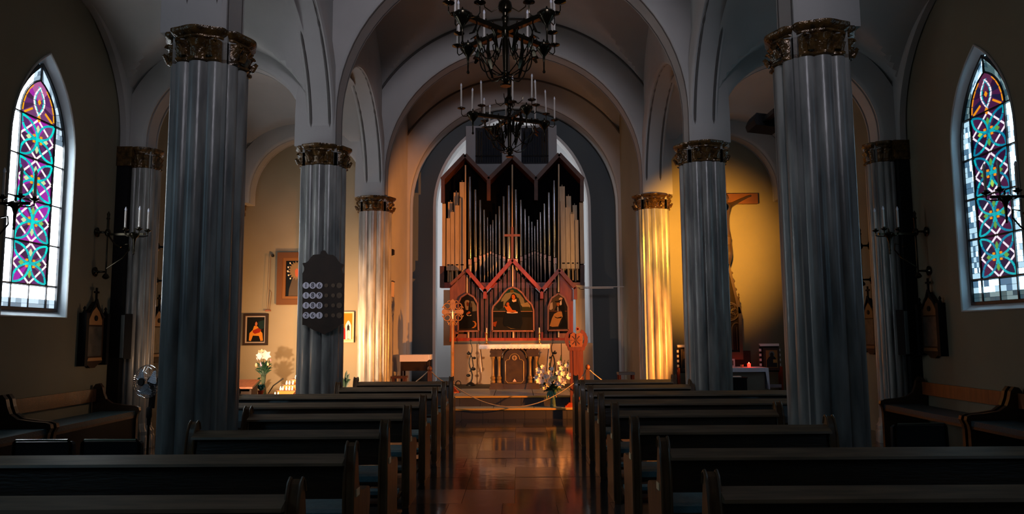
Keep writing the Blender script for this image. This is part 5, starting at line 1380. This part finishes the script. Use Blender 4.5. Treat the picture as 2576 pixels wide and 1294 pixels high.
m_ = MB().tube([(0, 0, 0), (.10, 0, .16), (.28, 0, .29)], [.008, .01, .014], 6); p0 = onY(673, 958, 13.6)
o = m_.build('candle_snuffer', blackiron, None, 40, (p0.x, 13.62, .43)); tag(o, 'long thin dark candle snuffer leaning right of the lilies', 'snuffer')

# votive candle rack
pr0 = onY(727, 975, 13.0)
cr0 = thing('votive_rack', 'stepped votive candle rack glowing orange beside the number-board column', 'candle rack', (pr0.x + .05, 13.0, 0))
amber = mat('amber_glass', (.55, .16, .01), .3, emit=(1.0, .28, .01), estr=.45)
MB().box(-.22, -.20, 0, .25, .20, .44).build('cabinet', black, cr0); MB().box(-.28, -.20, .44, .28, .20, .47).build('lower_tray', brown_wood, cr0)
for i, (w0, z) in enumerate(((-.20, .47), (-.12, .56), (.0, .65))):
    MB().box(w0, -.16 + .08 * i, z, .26, .18, z + .085).build('glass_step', amber, cr0); MB().box(w0 - .02, -.18 + .08 * i, z + .085, .27, .18, z + .095).build('step_tray', brown_wood, cr0)
flame = mat('candle_flame', (1, .6, .3), .5, emit=(1, .62, .32), estr=9)
for i, (x, y, z) in enumerate([(-.24, -.15, .47), (-.18, -.17, .47), (-.15, -.14, .565), (-.11, -.14, .565), (-.05, -.14, .565), (.0, -.14, .565), (.05, -.14, .565), (-.07, -.07, .655), (-.02, -.07, .655), (.04, -.07, .655), (.06, .02, .745), (.12, .02, .745)]):
    t = thing('votive_candle', 'short lit votive candle on the stepped rack beside the number-board column', 'candle', (pr0.x + .05 + x, 13.0 + y, z), 0, 'lit votive candles on the rack')
    t['label'] = {0: 'leftmost lit votive candle, on the lowest tray of the rack', 1: 'second lit votive candle from the left on the lowest tray'}.get(i, ('lit votive candle in the long row on the middle tray of the rack' if z < .6 else ('lit votive candle in the short row above the middle tray' if z < .7 else 'lit votive candle on the topmost step of the rack')))
    t['group'] = 'votive candles at height %.2f' % z
    MB().lathe([(.018, 0), (.02, .03), (.018, .034)], 10).build('cup', white_wall, t, 40); MB().lathe([(.003, .03), (.010, .042), (.007, .055), (.001, .068)], 8).build('flame', flame, t, 40)
point('votive_glow', (pr0.x + .02, 12.75, .95), 1.2, (1, .50, .18), .06)

# desks seen over the pews
def desk(x0, x1, y, Y, label, m_):
    a, b = onY(x0, y, Y), onY(x1, y, Y); w = (b.x - a.x) / 2; z = a.z
    t = thing('kneeling_desk', label, 'desk', ((a.x + b.x) / 2, Y, 0), 0, 'wooden desks between pews and left aisle')
    MB().prism([(-.18, z - .10), (.16, z), (.16, z - .03), (-.18, z - .13)], -w, w, 'x').build('sloping_top', m_, t)
    for s_ in (-1, 1): MB().box(s_ * (w - .04) - .015, -.15, 0, s_ * (w - .04) + .015, .14, z - .10).build('side_panel', dk, t)
    MB().box(-w + .05, .08, .3, w - .05, .10, z - .05).build('front_panel', dk, t)
desk(742, 800, 978, 11.6, 'sloping reddish desk top in front of the number-board column foot', brown_wood)
desk(590, 645, 957, 12.2, 'brown-topped desk between the big left column and the lily vase', brown_wood)
potplant(868, 965, 12.9, 'thin-leaved potted plant between the number-board column and the farthest left column', 6, .10, green_l, .35, .04, zb_=.47, seed=8)
boxthing('plant_stand', 'narrow stand under the thin-leaved plant', 'stand', (onY(868, 965, 12.9).x, 12.9, 0), [('top', brown_wood, (-.12, -.10, .44, .12, .10, .47)), ('leg', brown_wood, (-.02, -.02, 0, .02, .02, .44)), ('foot', brown_wood, (-.10, -.08, 0, .10, .08, .03))])

# ------------------------------------------------------------------ hymn number board
YB = 9.90
def HB(pts): return [(p.x, p.z) for p in (onY(690 + a / 5.389, 620 + b / 5.389, YB) for a, b in pts)]
ho = [(383, 1068), (385, 370), (408, 330), (410, 290), (388, 240), (392, 228), (430, 225), (465, 200), (500, 150), (530, 118), (580, 112), (625, 108), (640, 70), (665, 55), (690, 60), (712, 95), (730, 112), (800, 118), (835, 145), (870, 200), (900, 230), (942, 245), (940, 262),
      (915, 310), (925, 345), (942, 375), (940, 1055), (900, 1068), (860, 1095), (800, 1140), (760, 1160), (720, 1170), (685, 1200), (650, 1185), (600, 1160), (540, 1140), (470, 1100), (430, 1075), (400, 1068)]
hp_ = HB(ho); hx = sum(p[0] for p in hp_) / len(hp_)
hb = thing('hymn_board', 'dark shaped hymn number board hanging on the second left column, white discs with numbers', 'board', (hx, YB, 0))
MB().prism([(x - hx, z) for x, z in hp_], -.015, .015).build('board', mat('hymn_board_wood', (.045, .022, .012), .4, noise=(.03, .015, .008), scale=4), hb)
MB().box(-.03, .015, hp_[14][1] - .12, .03, .14, hp_[14][1] - .08).build('hanger', blackiron, hb)
discm = flat('disc_white', (238, 230, 245), .5); discd = mat('disc_worn', (.14, .085, .05), .6); ink = flat('ink', (8, 10, 22), .5)
rows = ['186', '189', '188', '261']
def glyph(ch, loc, par):
    cu = bpy.data.curves.new('digit', 'FONT'); cu.body = ch; cu.size = .082; cu.extrude = .0008; cu.align_x = 'CENTER'; cu.align_y = 'CENTER'; cu.offset = .0004
    o = bpy.data.objects.new('digit', cu); COL.objects.link(o); dg = bpy.context.evaluated_depsgraph_get()
    me = bpy.data.meshes.new_from_object(o.evaluated_get(dg)); bpy.data.objects.remove(o); me.materials.clear(); me.materials.append(ink)
    r = link('digit', me, par, loc, (PI / 2, 0, 0)); return r
gc = {}
for r_ in range(4):
    yy = (533, 668, 803, 938)[r_]
    for c_ in range(6):
        xx = (435, 526, 616, 710, 803, 887)[c_]
        (px_, pz_), = HB([(xx, yy)])
        R_ = .044 if c_ < 3 else (.026 if c_ < 5 else .038)
        d = MB().lathe([(.001, -.006), (R_, -.005), (R_, .0), (.001, .001)], 22, (0, 0, 0), 'y').build('number_disc' if c_ < 3 else 'blank_disc', discm if c_ < 3 else discd, hb, 40, (px_ - hx, -.0165, pz_))
        if c_ < 3: glyph(rows[r_][c_], (0, -.0072, 0), d)

# ------------------------------------------------------------------ right aisle: crucifix, altar table, easels
cxr = onY(1815, 500, 14.35)
cz = thing('crucifix', 'large wooden crucifix on the yellow-lit right end wall, half behind a column', 'crucifix', (cxr.x, 14.38, 0))
zt = onY(1815, 443, 14.35).z; zcb = onY(1815, 501, 14.35).z; zb0 = onY(1815, 705, 14.35).z
crw = mat('crucifix_wood', (.20, .07, .018), .45, noise=(.13, .045, .012), scale=4)
MB().box(-.09, -.05, zb0 - .25, .09, .05, zt).build('upright', crw, cz); MB().box(-.70, -.06, zcb - .10, .70, .04, zcb + .10).build('crossbeam', crw, cz)
body = mat('dark_carved_figure', (.05, .03, .018), .35)
bz = zcb - .12
me = bpy.data.meshes.new('figure')
V_ = [(0, -.14, bz - .62), (0, -.16, bz - .35), (0, -.14, bz - .08), (0, -.14, bz + .02), (.02, -.19, bz + .12), (.17, -.12, bz - .01), (.34, -.11, bz + .08), (.50, -.10, bz + .155), (.56, -.10, bz + .17), (-.17, -.12, bz - .01), (-.34, -.11, bz + .08), (-.50, -.10, bz + .155), (-.56, -.10, bz + .17),
      (.07, -.14, bz - .70), (.07, -.24, bz - 1.0), (.02, -.13, bz - 1.32), (.01, -.18, bz - 1.42), (-.07, -.14, bz - .70), (-.07, -.24, bz - 1.0), (-.02, -.13, bz - 1.32), (-.01, -.18, bz - 1.42), (.01, -.20, bz + .20)]
E_ = [(0, 1), (1, 2), (2, 3), (3, 4), (2, 5), (5, 6), (6, 7), (7, 8), (2, 9), (9, 10), (10, 11), (11, 12), (0, 13), (13, 14), (14, 15), (15, 16), (0, 17), (17, 18), (18, 19), (19, 20), (4, 21)]
rad = [.12, .10, .13, .05, .075, .055, .04, .028, .03, .055, .04, .028, .03, .08, .06, .035, .03, .08, .06, .035, .03, .06]
me.from_pydata(V_, E_, []); fo = link('figure', me, cz); me.materials.append(body)
sm = fo.modifiers.new('skin', 'SKIN'); me.skin_vertices or None
if not me.skin_vertices: 
    bpy.context.view_layer.objects.active = fo; bpy.ops.mesh.customdata_skin_add()
for v, r in zip(me.skin_vertices[0].data, rad): v.radius = (r, r * .85)
me.skin_vertices[0].data[0].use_root = True
ss = fo.modifiers.new('sub', 'SUBSURF'); ss.levels = 1; ss.render_levels = 1
MB().lathe([(.10, -.62), (.135, -.66), (.125, -.80), (.08, -.84)], 12, (0, -.14, bz)).build('loincloth', mat('carved_cloth', (.10, .06, .03), .45), cz, 40)
# gothic retable below
gr = thing('gothic_retable', 'dark carved gothic retable with rose tracery under the crucifix', 'altarpiece', (cxr.x, 14.12, 0))
MB().box(-.36, -.05, 0, .36, .06, 1.15).build('lower_cabinet', dk, gr)
def G(x, y): p = onY(1800 + x / 2.31, 430 + y / 2.31, 14.15); return p.x - cxr.x, p.z
hw, zr0 = G(135, 1060)[0], onY(1815, 905, 14.15).z; gx = lambda x, y: G(x, y)
apex = (0, onY(1815, 665, 14.15).z); sh = gx(118, 740); e0 = gx(133, 830)
o_ = [(-e0[0], zr0), (-e0[0], e0[1]), (-sh[0], sh[1]), (0, apex[1]), (sh[0], sh[1]), (e0[0], e0[1]), (e0[0], zr0)]
MB().prism(o_, -.02, .06).build('back_board', dk, gr)
gw = mat('retable_wood', (.09, .055, .025), .4)
for s_ in (-1, 1):
    MB().box(min(s_ * (e0[0] - .03), s_ * (e0[0] + .03)), -.07, zr0, max(s_ * (e0[0] - .03), s_ * (e0[0] + .03)), .0, e0[1] + .12).build('buttress', gw, gr)
    MB().lathe([(.03, 0), (.012, .16), (.022, .18), (.008, .21), (.018, .235), (.001, .27)], 8, (s_ * e0[0], -.03, e0[1] + .12)).build('pinnacle', gw, gr, 40)
    board((s_ * (e0[0]), e0[1]), (0, apex[1]), .05, -.07, .0, 'gable_board', gw, gr)
    for i in range(5):
        t_ = (i + .7) / 6; c0 = (s_ * e0[0] * (1 - t_), e0[1] + (apex[1] - e0[1]) * t_); MB().ball((c0[0] + s_ * .03, -.03, c0[1] + .03), .028, 6).build('crocket', gw, gr, 50)
zc_ = onY(1815, 785, 14.15).z; m_ = MB()
m_.tube([(.17 * math.cos(2 * PI * i / 24), -.04, zc_ + .17 * math.sin(2 * PI * i / 24)) for i in range(25)], .018, 6)
for q_ in range(6):
    a = q_ * PI / 3; m_.tube([(.09 * math.cos(a) + .06 * math.cos(2 * PI * i / 10), -.04, zc_ + .09 * math.sin(a) + .06 * math.sin(2 * PI * i / 10)) for i in range(11)], .010, 5)
m_.build('rose_tracery', gw, gr, 40)
for s_ in (-1, 1):
    m_ = MB(); c0 = s_ * .12; zl = zc_ - .34; m_.tube([(c0 - .09, -.04, zr0 + .18), (c0 - .09, -.04, zl)] + [(c0 - .09 * math.cos(PI * i / 8), -.04, zl + .13 * math.sin(PI * i / 8)) for i in range(1, 8)] + [(c0 + .09, -.04, zl), (c0 + .09, -.04, zr0 + .18)], .014, 6)
    m_.tube([(c0, -.04, zr0 + .18), (c0, -.04, zl + .05)], .008, 5); m_.build('lancet_tracery', gw, gr, 40)
MB().box(-e0[0] - .03, -.08, zr0, e0[0] + .03, .0, zr0 + .14).build('base_moulding', gw, gr)
# table
tx = cxr.x; YT = 13.72; zt_ = onY(1900, 925, YT).z; xr = onY(1921, 925, YT).x - tx
tb = thing('altar_table', 'side altar table under the crucifix, covered by a white cloth', 'table', (tx, YT, 0))
MB().box(-xr + .04, -.16, .0, xr - .04, .26, zt_ - .04).build('body', mat('grey_board', (.22, .20, .17), .6), tb); MB().box(-xr, -.2, zt_ - .04, xr, .3, zt_ - .005).build('top', dk, tb)
c = MB().box(-xr - .01, -.21, zt_ - .003, xr + .01, .31, zt_ + .003).box(-xr - .01, -.216, zt_ - .07, xr + .01, -.21, zt_ + .003)
c.prism([(-.21, zt_), (.31, zt_), (.31, zt_ - .38), (-.24, zt_ - .38)], xr + .008, xr + .014, 'x').prism([(-.21, zt_), (.31, zt_), (.31, zt_ - .38), (-.24, zt_ - .38)], -xr - .014, -xr - .008, 'x').prism([(xr - .05, zt_), (xr + .014, zt_), (xr + .03, zt_ - .38), (xr + .005, zt_ - .38)], -.222, -.214, 'y')
o = c.build('altar_cloth', white_cloth, None, None, (tx, YT, 0)); tag(o, 'white cloth with a long right-hand fall on the side altar table', 'cloth')
pc_ = onY(1884, 913, YT)
t = thing('red_votive_light', 'glowing red votive light on the side altar table', 'candle', (pc_.x, YT, zt_ + .004))
MB().lathe([(.025, 0), (.03, .02), (.03, .07), (.026, .07)], 14).build('cup', mat('red_glass', (.6, .01, .01), .2, emit=(1, .02, .01), estr=5), t, 40); MB().lathe([(.004, .06), (.010, .075), (.001, .095)], 8).build('flame', mat('red_flame', (1, .2, .1), .4, emit=(1, .12, .06), estr=12), t, 40)
point('red_glow', (pc_.x, YT - .10, zt_ + .14), .6, (1, .03, .02), .03)
pc_ = onY(1866, 915, YT); t = thing('glass_cup', 'small glass cup left of the red votive light', 'cup', (pc_.x, YT, zt_ + .004)); MB().lathe([(.02, 0), (.028, .01), (.03, .05), (.026, .05)], 12).build('cup', brass, t, 40); MB().lathe([(.02, .03), (.001, .045)], 10).build('wax', ivory, t, 40)
pc_ = onY(1841, 910, YT); t = thing('small_frame', 'small white framed print standing on the side altar table', 'picture', (pc_.x, YT + .05, zt_ + .006))
MB().box(-.07, 0, 0, .07, .015, .15).build('frame', white_wall, t); MB().box(-.045, -.003, .03, .045, .0, .12).build('print', flat('print_grey', (110, 100, 85)), t)
pc_ = onY(1855, 965, 13.4); boxthing('black_box', 'black box standing on the floor before the side altar table', 'box', (pc_.x, 13.35, 0), [('case', black, (-.18, -.12, 0, .12, .12, onY(1855, 952, 13.35).z)), ('lid', dk, (-.19, -.13, onY(1855, 952, 13.35).z, .13, .13, onY(1855, 952, 13.35).z + .02)), ('papers', white_wall, (-.12, -.08, onY(1855, 952, 13.35).z + .02, .04, .06, onY(1855, 952, 13.35).z + .035))])
def easel(x, w, ytop, Y, label, full=True):
    a = onY(x - w, ytop, Y); b = onY(x + w, ytop, Y); hw = (b.x - a.x) / 2
    t = thing('display_stand', label, 'stand', ((a.x + b.x) / 2, Y, 0), 0, 'striped display stands with ikons'); zt2 = a.z
    MB().box(-hw, 0, zt2 - .5, hw, .04, zt2).build('back_board', dk, t)
    MB().box(-hw, -.02, zt2 - .025, hw, .045, zt2 + .02).build('top_rail', white_wall, t)
    for i in range(4): MB().box(-hw + .01, -.10, .12 + i * .12, hw + .02, -.06, .18 + i * .12).build('white_shelf', flat('shelf_lilac', (160, 150, 165)), t)
    for s_ in (-1, 1):
        MB().box(s_ * hw - .015, -.11, 0, s_ * hw + .015, .05, zt2 - .4).build('leg', red_wood, t)
        for i in range(5): MB().box(s_ * hw - .016, -.03, zt2 - .12 - i * .09, s_ * hw + .016, .0, zt2 - .075 - i * .09).build('side_stripe', white_wall, t)
    p = t; zc2 = zt2 - .27
    pic = thing('ikon', 'dark ikon of a robed figure with a halo on the ' + ('right' if full else 'left') + ' striped display stand', 'picture', ((a.x + b.x) / 2 + .01, Y - .03, zc2), 0, 'ikons on the display stands'); 
    MB().box(-hw + .04, -.02, -.20, hw - .02, .0, .21).build('frame', flat('ikon_frame', (60, 45, 32)), pic); MB().box(-hw + .08, -.024, -.15, hw - .06, -.02, .17).build('ground', flat('ikon_gold', (140, 105, 50)), pic)
    MB().lathe([(.001, 0), (.055, 0), (.055, .002), (.001, .002)], 16, (.01, -.028, .10), 'y').build('halo', flat('halo_blue', (95, 110, 105)), pic)
    MB().prism([(-.09, -.14), (-.09, -.02), (-.05, .04), (-.02, .06), (-.02, .11), (.01, .13), (.04, .11), (.04, .06), (.07, .04), (.10, -.02), (.10, -.14)], -.031, -.028).build('robed_figure', flat('robe_black', (14, 10, 10)), pic)
    MB().prism([(.03, -.06), (.10, -.06), (.10, .0), (.03, .0)], -.033, -.031).build('open_book', flat('book_gold', (160, 125, 60)), pic)
easel(1935, 24, 868, 13.95, 'striped display stand with white rails at the right of the side altar')
easel(1724, 20, 871, 13.95, 'striped display stand peeping out left of the crucifix column', False)
ps_ = onY(1687, 905, 14.47); t = thing('wall_socket', 'small white wall socket right of the yellow column', 'socket', (ps_.x, 14.49, ps_.z)); MB().box(-.04, -.012, -.04, .04, 0, .04).build('plate', creamw, t); MB().lathe([(.001, 0), (.02, 0), (.02, -.004), (.001, -.004)], 12, (0, -.012, 0), 'y').build('outlet', dk, t)

# projector on the nearest right column
pp = onY(1912, 312, 7.1)
t = thing('projector', 'black projector box on a bracket left of the nearest right column', 'projector', (pp.x, 7.1, pp.z), math.radians(0))
MB().prism([(-.10, .005), (-.075, .065), (.16, .04), (.16, -.075), (-.085, -.045)], -.14, .14).build('housing', black, t); MB().prism([(-.075, .066), (.10, .048), (.10, .054), (-.07, .078)], -.12, .12).build('lid', blackiron, t); MB().box(-.02, -.44, -.02, .04, -.14, .02).build('bracket', blackiron, t)

# cable on the right wall and small things
m_ = MB().tube([(WR - .03, 10.9, .55), (WR - .03, 10.6, .50), (WR - .03, 10.2, .52)], .010, 6); o = m_.build('wall_cable', black, None, 60); tag(o, 'black cable along the right wall behind the bench', 'cable')

# ------------------------------------------------------------------ lamps and added fill in the aisles (hidden behind the columns)
def floor_lamp(x, y, z, label, col, es):
    t = thing('floor_lamp', label, 'lamp', (x, y, 0))
    MB().lathe([(.14, 0), (.14, .02), (.02, .035), (.012, .05), (.012, z - .06)], 14).build('stand', blackiron, t, 40)
    MB().lathe([(.012, z - .08), (.05, z - .07), (.075, z - .01), (.07, z - .012)], 16).build('reflector', blackiron, t, 40)
    MB().ball((0, 0, z - .02), .03, 10).build('bulb', mat('lamp_bulb_%d' % es, (1, 1, 1), .3, emit=col, estr=es), t, 50)
LAMPS = True
floor_lamp(-3.45, 13.05, 1.38, 'added black floor lamp holding the fill light behind the number-board column', (1, .75, .5), 20)
spot('aisle_fill_left', (-3.45, 13.05, 1.45), (-3.55, 14.4, 1.55), 220, (1, .50, .18), 152, .5, .10)  # added wide fill for the left end wall, unseen behind the column
t = thing('spotlight', 'black spotlight on the back of the crucifix column aimed at the end wall', 'lamp', (3.10, 10.90, 3.35))
MB().lathe([(.05, 0), (.06, .02), (.065, .16), (.055, .165)], 14, (0, 0, 0), 'y').build('housing', blackiron, t, 40); MB().bar((-.26, -.42, 0), (0, .05, 0), .03, .03).build('bracket', blackiron, t)
MB().lathe([(.001, .15), (.05, .15), (.001, .152)], 14, (0, 0, 0), 'y').build('lens', mat('spot_lens', (1, 1, 1), .3, emit=(1, .6, .2), estr=6), t, 40)
spot('aisle_lamp_right', (3.13, 11.12, 3.35), (3.50, 14.4, 3.15), 1500, (1, .43, .05), 62, 1.0, .08)
floor_lamp(-4.35, 9.80, 1.08, 'low warm lamp behind the nearest left column', (1, .65, .4), 24)
floor_lamp(4.5, 10.72, 1.16, 'low orange lamp behind the nearest right column', (1, .5, .12), 22)
